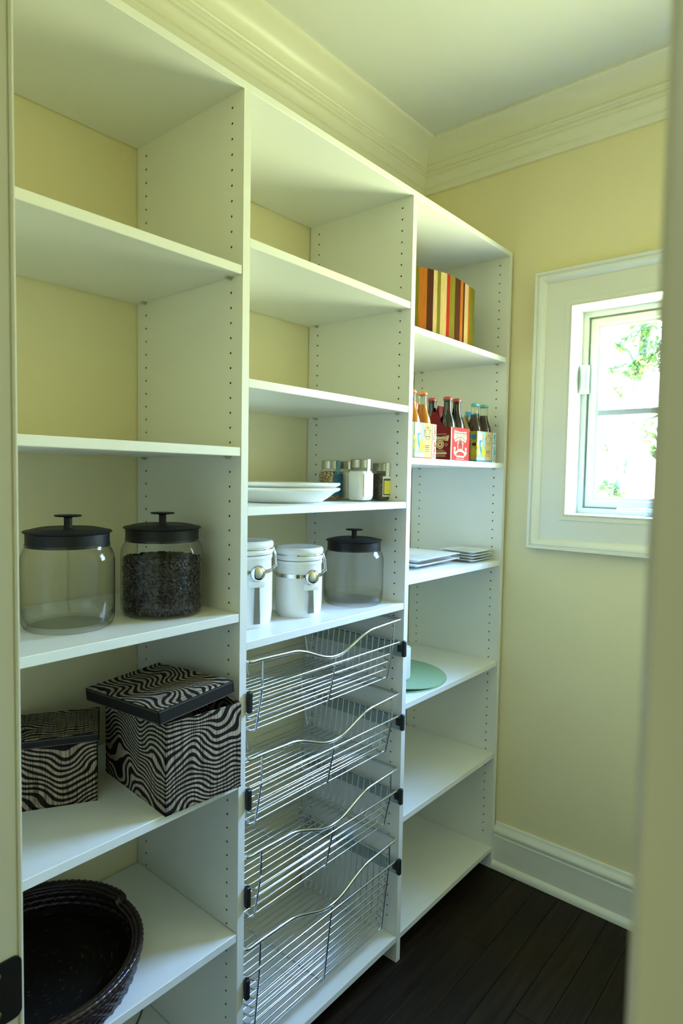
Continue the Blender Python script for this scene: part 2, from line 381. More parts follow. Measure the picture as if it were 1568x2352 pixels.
for za_, zb_ in ((WZ0 + 0.056, 1.708), (1.712, WZ1 - 0.056)):
    MB().box((WX0 + 0.056, 1.3966, za_), (WX1 - 0.056, 1.3995, zb_)).build('glass_pane', M_pane, win)
MB().prism([(1.389, 1.7015), (1.392, 1.699), (1.3964, 1.699), (1.3964, 1.721), (1.392, 1.721), (1.389, 1.7185)], 'x', WX0 + 0.058, WX1 - 0.058).build('muntin', mat('grey_white_muntin', (0.30, 0.35, 0.37), 0.4), win)
# sash lock on the left stile
lk = MB()
lk.box((WX0 + 0.001, 1.345, 1.776), (WX0 + 0.030, 1.374, 1.876), 0, None, 0.004)
lk.box((WX0 + 0.012, 1.333, 1.786), (WX0 + 0.036, 1.352, 1.868), 0, None, 0.005)
lk.build('sash_lock', mat('white_plastic', (0.52, 0.60, 0.55), 0.35), win, 40)
ck = MB()
ck.box((0.86, 1.348, WZ0 + 0.0005), (0.95, 1.374, WZ0 + 0.016), 0, None, 0.004)
ck.tube([(0.90, 1.352, WZ0 + 0.018), (0.87, 1.340, WZ0 + 0.022), (0.82, 1.338, WZ0 + 0.020), (0.79, 1.340, WZ0 + 0.020)], 0.006, 8)
ck.lathe([(0, 0), (0.011, 0.002), (0.012, 0.010), (0.008, 0.016), (0, 0.017)], (0.787, 1.340, WZ0 + 0.012), 16)
ck.build('crank_handle', bpy.data.materials['white_plastic'], win, 40)

# ------------------------------------------------------------------ shelving unit
D = 0.4025; DS = 0.4014; T = 0.0192; ZT = 2.2721; ZTT = 2.2885
YA, YB, YC = 0.0, 0.6292, 1.2495; Y0 = -0.6292
HF, HB, H0 = 0.3648, 0.0413, 2.2451
unit = thing('shelving_unit', 'tall white built-in pantry shelving in three bays along the left wall', 'shelving')
def panel(y0, holes_l, holes_r, nh):
    """upright with two rows of drilled shelf-pin holes on the chosen faces"""
    b = MB(); y1 = y0 + T; x0, x1 = 0.004, D; r = 0.0026; c = 0.006; dep = 0.006
    zs = [H0 - 0.032 * k for k in range(nh)]
    for yy, on_, sg in ((y0, holes_l, 1), (y1, holes_r, -1)):
        if not on_:
            b.add([(x0, yy, 0), (x1, yy, 0), (x1, yy, ZT), (x0, yy, ZT)], [(0, 1, 2, 3)]); continue
        xs = [x0, HB - c, HB + c, HF - c, HF + c, x1]
        for i in range(5):
            if i in (0, 2, 4):
                b.add([(xs[i], yy, 0), (xs[i + 1], yy, 0), (xs[i + 1], yy, ZT), (xs[i], yy, ZT)], [(0, 1, 2, 3)])
            else:
                hx = (xs[i] + xs[i + 1]) / 2; zt = ZT
                for hz in zs:
                    b.add([(hx - c, yy, hz + c), (hx + c, yy, hz + c), (hx + c, yy, zt), (hx - c, yy, zt)], [(0, 1, 2, 3)])
                    sq = [(c, 0), (c, c), (0, c), (-c, c), (-c, 0), (-c, -c), (0, -c), (c, -c)]
                    vs = [(hx + p, yy, hz + q) for p, q in sq]
                    oc = [(r * math.cos(k * PI / 4), r * math.sin(k * PI / 4)) for k in range(8)]
                    vs += [(hx + p, yy, hz + q) for p, q in oc] + [(hx + p, yy + sg * dep, hz + q) for p, q in oc]
                    b.add(vs, [(k, (k + 1) % 8, 8 + (k + 1) % 8, 8 + k) for k in range(8)])
                    b.add(vs[8:], [(k, (k + 1) % 8, 8 + (k + 1) % 8, 8 + k) for k in range(8)] + [tuple(range(8, 16))], 1)
                    zt = hz - c
                b.add([(hx - c, yy, 0), (hx + c, yy, 0), (hx + c, yy, zt), (hx - c, yy, zt)], [(0, 1, 2, 3)])
    for q in ([(x1, y0, 0), (x1, y1, 0), (x1, y1, ZT), (x1, y0, ZT)], [(x0, y0, 0), (x0, y1, 0), (x0, y1, ZT), (x0, y0, ZT)],
              [(x0, y0, 0), (x1, y0, 0), (x1, y1, 0), (x0, y1, 0)], [(x0, y0, ZT), (x1, y0, ZT), (x1, y1, ZT), (x0, y1, ZT)]):
        b.add(q, [(0, 1, 2, 3)])
    return b.build('side_panel', [M_white, M_core], unit, None, False)
panel(Y0 - T, False, True, 67); panel(YA, True, True, 67); panel(YB, True, True, 67); panel(YC, True, False, 67)
MB().box((0.004, Y0 - T, ZT + 0.0001), (D, YC + T, ZTT), 0, None, 0.0012).build('top_board', M_white, unit)
BAYS = {'a': (Y0, YA, [1.912, 1.530, 1.1703, 0.797, 0.4463, 0.083]), 'b': (YA + T, YB, [1.9745, 1.6789, 1.4011, 1.1035, 0.083]), 'c': (YB + T, YC, [1.9114, 1.5305, 1.1728, 0.797, 0.4480, 0.0837])}
pin_me = MB().lathe([(0, 0.0), (0.0024, 0.0), (0.0024, 0.010), (0, 0.010)], n=10, M=Matrix.Rotation(-PI / 2, 4, 'X'))
pin_me.box((-0.006, 0.0, 0.0012), (0.006, 0.012, 0.0040), 0, None, 0.0005)
first_pin = None
for bay, (ya_, yb_, zs) in BAYS.items():
    for i, z in enumerate(zs):
        s = MB((0, ya_, z)).box((0.006, ya_ + 0.0008, z - 0.019), (DS, yb_ - 0.0008, z), 0, None, 0.0012).build('shelf', M_white, unit)
        s.location = (0, ya_, z)
        if i == len(zs) - 1: continue
        for hx in (HF, HB):
            for yy, rot in ((0.0008, 0), (yb_ - ya_ - 0.0008, PI)):
                if first_pin is None:
                    p = first_pin = pin_me.build('shelf_pin', M_pin, s, 40)
                else: p = dup_part(first_pin, s)
                p.location = (hx, yy, -0.0231); p.rotation_euler = (0, 0, rot)

# ------------------------------------------------------------------ pull-out wire baskets (bay b)
def arc_corner(p, a, b_, r, n=4):
    """round the corner p between neighbours a and b_"""
    p = Vector(p); a = Vector(a); b_ = Vector(b_); u = (a - p).normalized(); w = (b_ - p).normalized()
    s = p + u * r; e_ = p + w * r; return [s.lerp(p, t).lerp(p.lerp(e_, t), t) for t in [k / n for k in range(n + 1)]]
def rounded(pts, r, closed=False, n=4):
    P = [Vector(p) for p in pts]; R = []
    for i, p in enumerate(P):
        if not closed and i in (0, len(P) - 1): R.append(p); continue
        R += arc_corner(p, P[i - 1], P[(i + 1) % len(P)], r, n)
    return R
YL, YR = YA + T, YB
def wave(y):
    t = (y - 0.319) / 0.165
    return 0.019 + 0.043 * (0.5 - 0.5 * math.cos(PI * min(1, abs(t)))) + 0.004 * max(0, min(1, (abs(t) - 1) / 0.6))
def basket(zr, depth, nfront, label):
    """root sits at bay front, rim height; local y, x as world, z relative to rim"""
    t = thing('wire_basket', label, 'wire basket', (0, 0, zr), 0, 'pull-out chrome baskets in the middle bay')
    yl, yr, xf, xb = YL + 0.006, YR - 0.016, 0.4055, 0.030
    MB().tube(rounded([(xf, yl, 0), (xf, yr, 0), (xb, yr, 0), (xb, yl, 0)], 0.012, True), 0.0032, 8, True).build('rim', M_chrome, t, 60)
    # wavy handle rail and upper loop
    top = [(xf, yl + 0.012, 0.0655)]
    ys = [yl + 0.012 + (yr - yl - 0.024) * k / 40 for k in range(41)]
    rail = [(xb, yl, 0.066)] + arc_corner((xf, yl, 0.066), (xb, yl, 0.066), (xf, yr, 0.066), 0.012) + [(xf, y, wave(y)) for y in ys[1:-1]] + arc_corner((xf, yr, 0.066), (xf, yl, 0.066), (xb, yr, 0.066), 0.012) + [(xb, yr, 0.066)]
    MB().tube(rail, 0.0042, 10).build('handle_rail', M_chrome, t, 60)
    MB().tube([(xb, yl, 0.066), (xb, yr, 0.066)], 0.003, 8).build('back_rail', M_chrome, t, 60)
    # cross wires: down one side, across the bottom, up the other
    y0_, y1_ = yl + 0.018, yr - 0.018
    cw = rounded([(0, yl + 0.004, 0), (0, y0_, -depth + 0.0), (0, y1_, -depth), (0, yr - 0.004, 0)], 0.022, False, 5)
    first = None; n = 15
    for k in range(n):
        x = 0.062 + (0.372 - 0.062) * k / (n - 1)
        if first is None: first = MB().tube(cw, 0.0019, 8).build('cross_wire', M_chrome, t, 60); first.location = (x, 0, 0)
        else: dup_part(first, t, (x, 0, 0))
    # long wires: from the handle rail down the sloping front, along the bottom, up the back
    for y in (0.0677, 0.321, 0.5775):
        lw_ = rounded([(xf - 0.001, y, wave(y)), (xf - 0.002, y, 0.0), (0.378, y + 0.003, -depth - 0.003), (0.066, y + 0.003, -depth - 0.003), (xb, y, 0.066)], 0.010, False, 4)
        MB().tube(lw_, 0.0026, 8).build('long_wire', M_chrome, t, 60)
    # front wires and back wires
    fw_ = None
    for k in range(nfront):
        z = -0.029 - 0.0235 * k; x = 0.4045 - 0.0265 * (-z / depth)
        pts = rounded([(x - 0.028, 0.048, z), (x - 0.001, 0.056, z), (x - 0.001, 0.578, z), (x - 0.028, 0.588, z)], 0.012)
        MB().tube(pts, 0.0023, 8).build('front_wire', M_chrome, t, 60)
    zb_ = 0.045
    while zb_ > -depth + 0.02:
        xk = xb + 0.003 + (0.033 * (0.066 - zb_) / (0.066 + depth))
        MB().tube(rounded([(xk + 0.028, 0.044, zb_), (xk, 0.050, zb_), (xk, 0.580, zb_), (xk + 0.028, 0.590, zb_)], 0.012), 0.0014, 6).build('back_wire', M_chrome, t, 60)
        zb_ -= 0.026
    # slides on the bay walls, each with a black front cap
    for sgn, yw in ((1, YL), (-1, YR)):
        sl = MB()
        sl.box((0.02, min(yw, yw + sgn * 0.006), -0.049), (0.398, max(yw, yw + sgn * 0.006), -0.006), 0, None, 0.001)
        sl.box((0.02, min(yw + sgn * 0.005, yw + sgn * 0.011), -0.020), (0.396, max(yw + sgn * 0.005, yw + sgn * 0.011), -0.008), 0, None, 0.001)
        so = sl.build('slide', M_slide, t)
        cp = MB(); a, b_ = sorted((yw - sgn * 0.001, yw + sgn * 0.011))
        cp.box((D + 0.0004, a, -0.047), (D + 0.012, b_, 0.001), 0, None, 0.002)
        a, b_ = sorted((yw + sgn * 0.003, yw + sgn * 0.013)); cp.box((D - 0.014, a, -0.034), (D + 0.002, b_, -0.012), 0, None, 0.002)
        cp.build('end_cap', M_blackp, so)
    return t
basket(0.992, 0.108, 3, 'topmost chrome pull-out wire basket, right under the canister shelf')
basket(0.771, 0.108, 3, 'second chrome pull-out wire basket from the top')
basket(0.5455, 0.108, 3, 'third chrome pull-out wire basket from the top')
basket(0.329, 0.212, 8, 'lowest and deepest chrome pull-out wire basket')

# ------------------------------------------------------------------ large glass jars with black lids
def jar(loc, label, R=0.0862, H=0.158):
    t = thing('glass_jar', label, 'jar', loc, 0, 'clear glass jars with black metal lids')
    k = R / 0.0862
    pr = [(0, 0.004), (R * 0.80, 0.004), (R * 0.88, 0.0), (R * 0.95, 0.004), (R * 0.99, 0.014), (R, 0.028), (R, H - 0.030), (R * 0.985, H - 0.018), (R * 0.94, H - 0.008), (R * 0.90, H - 0.003), (R * 0.90, H + 0.004)]
    MB().lathe(pr, n=72).build('jar_body', M_jar, t, 50)
    MB().lathe([(0, 0.010), (R * 0.80, 0.0095), (R * 0.90, 0.012), (R * 0.955, 0.022), (R * 0.965, 0.034)], n=72).build('glass_base', M_jarbase, t, 50)
    rl = R * 0.885
    lp = [(rl - 0.004, -0.001), (rl, -0.001), (rl, 0.024), (rl + 0.0045, 0.0265), (rl + 0.005, 0.028), (rl + 0.003, 0.0295), (rl - 0.004, 0.0305), (rl - 0.012, 0.0330), (rl * 0.72, 0.0348), (rl * 0.66, 0.0340), (rl * 0.3, 0.0345), (0, 0.0348)]
    lid = MB().lathe([(r, z + H) for r, z in lp], n=72).build('lid', M_lid, t, 40)
    kp = [(0.0085, 0.0340), (0.0075, 0.039), (0.0075, 0.054), (0.010, 0.0555), (0.024, 0.0565), (0.0255, 0.058), (0.024, 0.0595), (0, 0.0605)]
    MB().lathe([(r, z + H) for r, z in kp], n=32).build('knob', M_lid, lid, 40)
    return t
Z3 = 1.1703; Z4 = 0.797; Z5 = 0.4463
jar((0.2464, -0.3033, Z3), 'empty clear glass jar with black lid, beside the coffee bean jar')
JC = (0.2724, -0.1077, Z3)
jb = jar(JC, 'clear glass jar with black lid, filled with dark coffee beans')
jar((0.2855, 0.5336, 1.1035), 'empty clear glass jar with black lid, right of the white canisters', 0.0876, 0.156)
# coffee beans: a heaped core and beans lying against the glass
bb = MB(); R = 0.081; HB_ = 0.128
bb.lathe([(0, 0.012), (R * 0.91, 0.013), (R * 0.93, 0.03), (R * 0.93, HB_ - 0.012), (R * 0.6, HB_ - 0.006), (0, HB_ - 0.002)], n=40)
bt_v = []; bt_f = []
for i in range(5):
    a = PI * i / 4
    for k in range(7):
        t_ = 2 * PI * k / 7
        rr_ = math.sin(a); dent = 0.25 if (k == 0 and 0 < i < 4) else 1.0
        bt_v.append((0.0052 * math.cos(a), 0.0040 * rr_ * math.sin(t_), 0.0034 * rr_ * math.cos(t_) * dent))
for i in range(4):
    for k in range(7): bt_f.append((i * 7 + k, i * 7 + (k + 1) % 7, (i + 1) * 7 + (k + 1) % 7, (i + 1) * 7 + k))
def bean(p, nrm):
    q = Vector(nrm).to_track_quat('Z', 'Y').to_matrix().to_4x4()
    bb.add(bt_v, bt_f, 0, Matrix.Translation(p) @ q @ Matrix.Rotation(random.uniform(0, 2 * PI), 4, 'Z') @ Matrix.Rotation(random.gauss(0, 0.35), 4, 'X'))
nr = 17
for j in range(nr):
    z = 0.013 + j * (HB_ - 0.022) / (nr - 1)
    for k in range(58):
        a = 2 * PI * (k + (j % 2) * 0.5 + random.uniform(-0.25, 0.25)) / 58
        rad = R * 0.972 + random.uniform(-0.0012, 0.0008)
        bean((rad * math.cos(a), rad * math.sin(a), z + random.uniform(-0.002, 0.002)), (math.cos(a), math.sin(a), random.gauss(0, 0.25)))
for k in range(420):
    rad = R * 0.95 * math.sqrt(random.random()); a = random.uniform(0, 2 * PI)
    bean((rad * math.cos(a), rad * math.sin(a), HB_ - 0.002 - 0.009 * (rad / R) ** 2 + random.uniform(-0.002, 0.002)), (random.gauss(0, 0.3), random.gauss(0, 0.3), 1))
o = bb.build('coffee_beans', M_bean, jb, 60, False); o['kind'] = 'stuff'

# ------------------------------------------------------------------ white clamp canisters with spoons
def canister(loc, H, R, rz, label):
    t = thing('ceramic_canister', label, 'canister', loc, rz, 'white ceramic clamp-lid canisters')
    body = [(0, 0.004), (R * 0.80, 0.003), (R * 0.88, 0.0), (R * 0.93, 0.004), (R * 0.97, 0.016), (R, 0.04), (R, H - 0.050), (R * 0.985, H - 0.040), (R * 0.965, H - 0.034), (R * 0.965, H - 0.014), (R * 0.99, H - 0.011), (R, H - 0.008), (R * 0.99, H - 0.004), (R * 0.93, H - 0.003)]
    MB().lathe(body, n=56).build('canister_body', M_cer, t, 50)
    lp = [(R * 0.90, H - 0.003), (R * 1.0, H - 0.001), (R * 1.03, H + 0.004), (R * 1.02, H + 0.010), (R * 0.985, H + 0.0125), (R * 1.02, H + 0.0145), (R * 1.04, H + 0.020), (R * 1.03, H + 0.0265), (R * 0.98, H + 0.0305), (R * 0.9, H + 0.0315), (R * 0.80, H + 0.0300), (0, H + 0.0305)]
    lid = MB().lathe(lp, n=56).build('lid', M_cer, t, 50)
    ring = [(R * 1.012 * math.cos(2 * PI * k / 48), R * 1.012 * math.sin(2 * PI * k / 48), H + 0.0125) for k in range(48)]
    MB().tube(ring, 0.0016, 6, True).build('clamp_ring', M_steel, lid, 60)
    MB().lathe([(R * 0.968, H - 0.046), (R * 1.006, H - 0.046), (R * 1.006, H - 0.036), (R * 0.968, H - 0.036)], n=56).build('steel_band', M_steel, t, 40)
    # wire clasp on one side, hinge on the other
    for a in (math.radians(72), math.radians(252)):
        c, s_ = math.cos(a), math.sin(a); w = MB()
        for off in (-0.011, 0.011):
            px, py = -s_ * off, c * off
            w.tube([(c * (R * 1.0) + px, s_ * (R * 1.0) + py, H - 0.041), (c * (R + 0.010) + px, s_ * (R + 0.010) + py, H - 0.033), (c * (R + 0.008) + px, s_ * (R + 0.008) + py, H - 0.005), (c * (R * 1.015) + px, s_ * (R * 1.015) + py, H + 0.0125)], 0.0014, 6)
        w.tube([(c * (R + 0.010) + s_ * 0.016, s_ * (R + 0.010) - c * 0.016, H - 0.034), (c * (R + 0.010) - s_ * 0.016, s_ * (R + 0.010) + c * 0.016, H - 0.034)], 0.0016, 6)
        w.build('clasp', M_steel, t, 60)
    # ceramic bracket on the front (local +x) with a steel spoon hung in it
    br = MB()
    n = 9; vs = []
    br.box((R - 0.003, -0.019, H - 0.076), (R + 0.013, 0.019, H - 0.060), 0, None, 0.004)
    br.build('spoon_bracket', M_cer, t, 50)
    spn = MB()
    q = Matrix.Translation((R + 0.010, 0, H - 0.042)) @ Matrix.Rotation(math.radians(90), 4, 'Y')
    vs = []; fs = []; nu, nv = 10, 20
    for i in range(nu + 1):
        a = i / nu * PI * 0.5
        for k in range(nv):
            b_ = 2 * PI * k / nv; vs.append((0.0205 * math.sin(a) * math.cos(b_), 0.0195 * math.sin(a) * math.sin(b_), 0.012 * math.cos(a)))
    for i in range(nu):
        for k in range(nv):
            l = (k + 1) % nv; fs.append((i * nv + k, i * nv + l, (i + 1) * nv + l, (i + 1) * nv + k))
    spn.add(vs, fs, 0, q)
    hz0, hz1 = H - 0.060, max(0.014, H - 0.165)
    MB().prism([(-0.0055, hz0), (0.0055, hz0), (0.0085, hz1), (-0.0085, hz1)], 'x', R + 0.0055, R + 0.0072).build('spoon_handle', M_handle, t)
    spn.build('spoon', M_steel, t, 50)
    return t
canister((0.2802, 0.3087, 1.1035), 0.150, 0.0622, math.radians(-18), 'shorter white ceramic clamp-lid canister with steel spoon, beside the glass jar')
canister((0.2655, 0.1319, 1.1035), 0.178, 0.068, math.radians(-18), 'taller white ceramic clamp-lid canister with steel spoon, half hidden by the shelf upright')

# ------------------------------------------------------------------ round platters and spice jars on the shelf above
Zb3 = 1.4011
def platter(z, label):
    R = 0.165
    pr = [(0, 0.006), (R * 0.55, 0.005), (R * 0.60, 0.001), (R * 0.66, 0.0), (R * 0.72, 0.004), (R * 0.80, 0.012), (R * 0.92, 0.027), (R * 0.97, 0.0305), (R * 0.995, 0.0335), (R, 0.037), (R * 0.99, 0.0395), (R * 0.965, 0.0395), (R * 0.93, 0.0355), (R * 0.82, 0.0195), (R * 0.70, 0.0115), (R * 0.5, 0.0105), (0, 0.0105)]
    o = MB().lathe(pr, n=80).build('round_platter', M_cer, None, 50)
    o.location = (0.215, 0.296, z)
    return tag(o, label, 'platter', 'white round platters stacked on the spice shelf')
platter(Zb3, 'lower of the two white round platters stacked left of the spice jars')
platter(Zb3 + 0.0135, 'upper of the two white round platters stacked left of the spice jars')

def speckle(name, cols, scale=260, rough=0.7):
    m = bpy.data.materials.new(name); m.use_nodes = True; N = m.node_tree.nodes; L = m.node_tree.links
    b = N['Principled BSDF']; b.inputs['Roughness'].default_value = rough
    t = N.new('ShaderNodeTexCoord'); v = N.new('ShaderNodeTexVoronoi'); v.inputs['Scale'].default_value = scale
    r = N.new('ShaderNodeValToRGB'); r.color_ramp.interpolation = 'CONSTANT'; E = r.color_ramp.elements
    E[0].color = (*cols[0], 1); E[1].position = 1.0 / len(cols); E[1].color = (*cols[1], 1)
    for i, c in enumerate(cols[2:], 2): e_ = E.new(i / len(cols)); e_.color = (*c, 1)
    s = N.new('ShaderNodeSeparateColor'); L.new(t.outputs['Object'], v.inputs['Vector']); L.new(v.outputs['Color'], s.inputs[0]); L.new(s.outputs[0], r.inputs[0]); L.new(r.outputs[0], b.inputs['Base Color'])
    return m
M_sp1 = speckle('mixed_peppercorns', [(0.05, 0.03, 0.015), (0.42, 0.32, 0.16), (0.20, 0.12, 0.05), (0.55, 0.45, 0.26)], 480)
M_sp2 = mat('white_salt', (0.80, 0.80, 0.72), 0.6, noise=0.05, nscale=300)
M_sp3 = speckle('ground_pepper', [(0.09, 0.075, 0.06), (0.16, 0.135, 0.11), (0.055, 0.045, 0.035)], 420)
def rsq(h, r, n=5):
    """rounded square outline of half-width h"""
    P = []
    for cx_, cy_, t0 in ((h - r, h - r, 0), (-h + r, h - r, 90), (-h + r, -h + r, 180), (h - r, -h + r, 270)):
        for k in range(n + 1):
            t_ = math.radians(t0 + 90 * k / n); P.append((cx_ + r * math.cos(t_), cy_ + r * math.sin(t_)))
    return P
def loft(b, rings, mi=0, cap0=True, cap1=True):
    n = len(rings[0]); vs = [p for r in rings for p in r]; fs = []
    for i in range(len(rings) - 1):
        for k in range(n):
            l = (k + 1) % n; fs.append((i * n + k, i * n + l, (i + 1) * n + l, (i + 1) * n + k))
    if cap0: fs.append(tuple(range(n - 1, -1, -1)))
    if cap1: fs.append(tuple((len(rings) - 1) * n + k for k in range(n)))
    b.add(vs, fs, mi)
def spice(loc, rz, fill, lab, strip, label, s=1.0, lab_in=None):
    """square-shouldered jar, brushed cap, paper label on local +x face with a strip up over the cap"""
    t = thing('spice_jar', label, 'jar', loc, rz, 'square glass spice jars with steel caps')
    h = 0.029 * s; H = 0.089 * s
    prof = [(0.88, 0.45, 0.0), (1.0, 0.48, 0.006), (1.0, 0.45, 0.05 * s), (1.0, 0.45, H - 0.012), (0.97, 0.55, H - 0.003), (0.93, 0.90, H + 0.001), (0.92, 0.91, H + 0.009)]
    b = MB(); loft(b, [[(x, y, z) for x, y in rsq(h * k, h * rr_)] for k, rr_, z in prof], 0, True, False); b.build('jar_body', M_jar, t, 40)
    b = MB(); loft(b, [[(x, y, z) for x, y in rsq(h * k * 0.95, h * rr_ * 0.95)] for k, rr_, z in [(0.86, 0.45, 0.004), (1.0, 0.45, 0.010), (1.0, 0.45, H - 0.013), (0.95, 0.55, H - 0.006), (0.6, 0.55, H - 0.004)]]); b.build('spice', fill, t, 40)
    rc = h * 0.98
    MB().lathe([(0, H + 0.004), (rc, H + 0.004), (rc, H + 0.026), (rc - 0.0015, H + 0.0275), (0, H + 0.0278)], n=40).build('cap', M_brush, t, 40)
    if lab:
        lo = MB().box((h + 0.0002, -h * 0.66, 0.014 * s), (h + 0.0009, h * 0.66, H - 0.012), 0, None, 0.0002).build('paper_label', lab, t)
        MB().add([(h * 0.99, -0.0065, H - 0.013), (h * 0.99, 0.0065, H - 0.013), (rc + 0.0012, 0.0065, H + 0.004), (rc + 0.0012, -0.0065, H + 0.004), (rc + 0.0012, 0.0065, H + 0.0282), (rc + 0.0012, -0.0065, H + 0.0282), (rc - 0.012, 0.0065, H + 0.0285), (rc - 0.012, -0.0065, H + 0.0285)], [(0, 1, 2, 3), (3, 2, 4, 5), (5, 4, 6, 7)]).build('seal_strip', strip, lo)
        if lab_in:
            MB().box((h + 0.001, -h * 0.58, 0.018 * s), (h + 0.0012, h * 0.58, H - 0.018), 0).build('label_border', lab_in[0], lo)
            MB().box((h + 0.0013, -h * 0.46, 0.022 * s), (h + 0.0015, h * 0.46, H - 0.024), 0).build('label_print', lab_in[1], lo)
    return t
P_blue = mat('blue_paper', (0.035, 0.16, 0.26), 0.6); P_white = mat('white_paper', (0.84, 0.86, 0.84), 0.55); P_grey = mat('grey_paper', (0.10, 0.10, 0.10), 0.6)
P_yel = mat('yellow_paper', (0.85, 0.72, 0.10), 0.6); P_strip = mat('light_blue_paper', (0.10, 0.36, 0.56), 0.5)
spice((0.215, 0.507, Zb3), math.radians(-2), M_sp1, P_blue, P_strip, 'spice jar of mixed peppercorns with blue paper label, behind the platters')
spice((0.308, 0.530, Zb3), math.radians(-2), M_sp2, P_white, P_white, 'spice jar of white salt with blank white label and steel cap', 1.04)
spice((0.312, 0.626, Zb3), math.radians(-14), M_sp3, P_white, P_white, 'spice jar of ground pepper with yellow and grey label', 0.95, (P_grey, P_yel))
spice((0.205, 0.582, Zb3), math.radians(5), M_sp2, None, None, 'spice jar mostly hidden behind the salt jar, only its cap showing')

# ------------------------------------------------------------------ patterned storage boxes
ZB_side = zebra('zebra_linen_upright', 'Z', 84, 0.0); ZB_top = zebra('zebra_linen_lid', 'X', 76, 3.1)
ZA_side = zebra('zebra_linen_small', 'Z', 88, 5.3, light=(0.40, 0.33, 0.24)); ZA_top = zebra('zebra_linen_small_lid', 'Y', 90, 8.4, light=(0.38, 0.33, 0.22))
def stitches(b, p0, p1, up, n):
    p0, p1 = Vector(p0), Vector(p1); d = (p1 - p0) / n; w = d.normalized(); nn = w.cross(Vector((0, 0, 1)))
    for k in range(n):
        c = p0 + d * (k + 0.5); a = c - d * 0.3; e_ = c + d * 0.3; q = nn * 0.0004; v = Vector((0, 0, 0.0003))
        b.add([a - v + q, e_ - v + q, e_ + v + q, a + v + q, a - v, e_ - v, e_ + v, a + v], [(0, 1, 2, 3), (4, 7, 6, 5), (0, 4, 5, 1), (3, 2, 6, 7), (0, 3, 7, 4), (1, 5, 6, 2)])
def lidded_box(loc, rz, w, d, h, label, ms, mt, lid_M, lid_size, lid_h):
    """local x runs along the front (w), local -y is the front, d deep; lid separate part with its own pose"""
    t = thing('storage_box', label, 'box', loc, rz, 'dark striped fabric storage boxes')
    b = MB(); th = 0.004
    b.box((-w / 2, -d / 2, 0), (w / 2, d / 2, th))
    b.box((-w / 2, -d / 2, 0), (w / 2, -d / 2 + th, h), 0, None, 0.0012); b.box((-w / 2, d / 2 - th, 0), (w / 2, d / 2, h), 0, None, 0.0012)
    b.box((-w / 2, -d / 2, 0), (-w / 2 + th, d / 2, h), 0, None, 0.0012); b.box((w / 2 - th, -d / 2, 0), (w / 2, d / 2, h), 0, None, 0.0012)
    b.build('box_body', ms, t)
    MB().box((-w / 2 + th, -d / 2 + th, th), (w / 2 - th, d / 2 - th, th + 0.001)).build('lining', M_black_in, t)
    lw_, ld = lid_size
    b = MB(); b.box((-lw_ / 2, -ld / 2, lid_h - 0.004), (lw_ / 2, ld / 2, lid_h), 0, None, 0.0015)
    lid = b.build('lid', mt, t); lid.matrix_local = lid_M
    b = MB(); e = 0.0012
    b.box((-lw_ / 2 - e, -ld / 2 - e, 0), (lw_ / 2 + e, -ld / 2 + 0.003, lid_h - 0.0012), 0, None, 0.001); b.box((-lw_ / 2 - e, ld / 2 - 0.003, 0), (lw_ / 2 + e, ld / 2 + e, lid_h - 0.0012), 0, None, 0.001)
    b.box((-lw_ / 2 - e, -ld / 2 - e, 0), (-lw_ / 2 + 0.003, ld / 2 + e, lid_h - 0.0012), 0, None, 0.001); b.box((lw_ / 2 - 0.003, -ld / 2 - e, 0), (lw_ / 2 + e, ld / 2 + e, lid_h - 0.0012), 0, None, 0.001)
    b.build('lid_band', M_leather, lid)
    b = MB()
    for z in (0.002, lid_h - 0.0042):
        stitches(b, (-lw_ / 2, -ld / 2 - e, z), (lw_ / 2, -ld / 2 - e, z), 1, int(lw_ / 0.004))
        stitches(b, (-lw_ / 2 - e, ld / 2, z), (-lw_ / 2 - e, -ld / 2, z), 1, int(ld / 0.004))
    b.build('stitching', M_stitch, lid)
    return t
# big box: front face runs along +y, near corner (.411,-.192)
wB, dB, hB = 0.181, 0.264, 0.186
rzB = math.radians(90 - 4.6)
nB = Vector((0.4085, -0.1915, Z4)); RB = Matrix.Rotation(rzB, 4, 'Z')
cB = nB + RB @ Vector((wB / 2, dB / 2, 0))
TB = Matrix.Translation(cB) @ RB
# lid pose in the room, then expressed in the box's frame
LC = Vector((0.294, -0.128, 0.9935)); LR = Matrix.Rotation(math.radians(0.8), 4, 'Z') @ Matrix.Rotation(-0.060, 4, 'Y') @ Matrix.Rotation(0.080, 4, 'X')
LW = Matrix.Translation(LC) @ LR @ Matrix.Rotation(PI / 2, 4, 'Z')
lidded_box(tuple(cB), rzB, wB, dB, hB, 'larger dark striped fabric storage box with its lid sitting askew', ZB_side, ZB_top, TB.inverted() @ LW, (0.184, 0.266), 0.029)
# small box, squarely facing the doorway
wA, dA, hA = 0.235, 0.142, 0.143
dirA = Vector((0.487, 0.873, 0)); rzA = math.atan2(0.873, 0.487); RA = Matrix.Rotation(rzA, 4, 'Z')
cA = Vector((0.2510, -0.2475, Z4)) + RA @ Vector((-wA / 2, dA / 2, 0))
lidded_box(tuple(cA), rzA, wA, dA, hA, 'smaller dark striped fabric storage box with closed lid, partly behind the door frame', ZA_side, ZA_top, Matrix.Translation((0, 0, 0.126)), (wA + 0.006, dA + 0.006), 0.019)

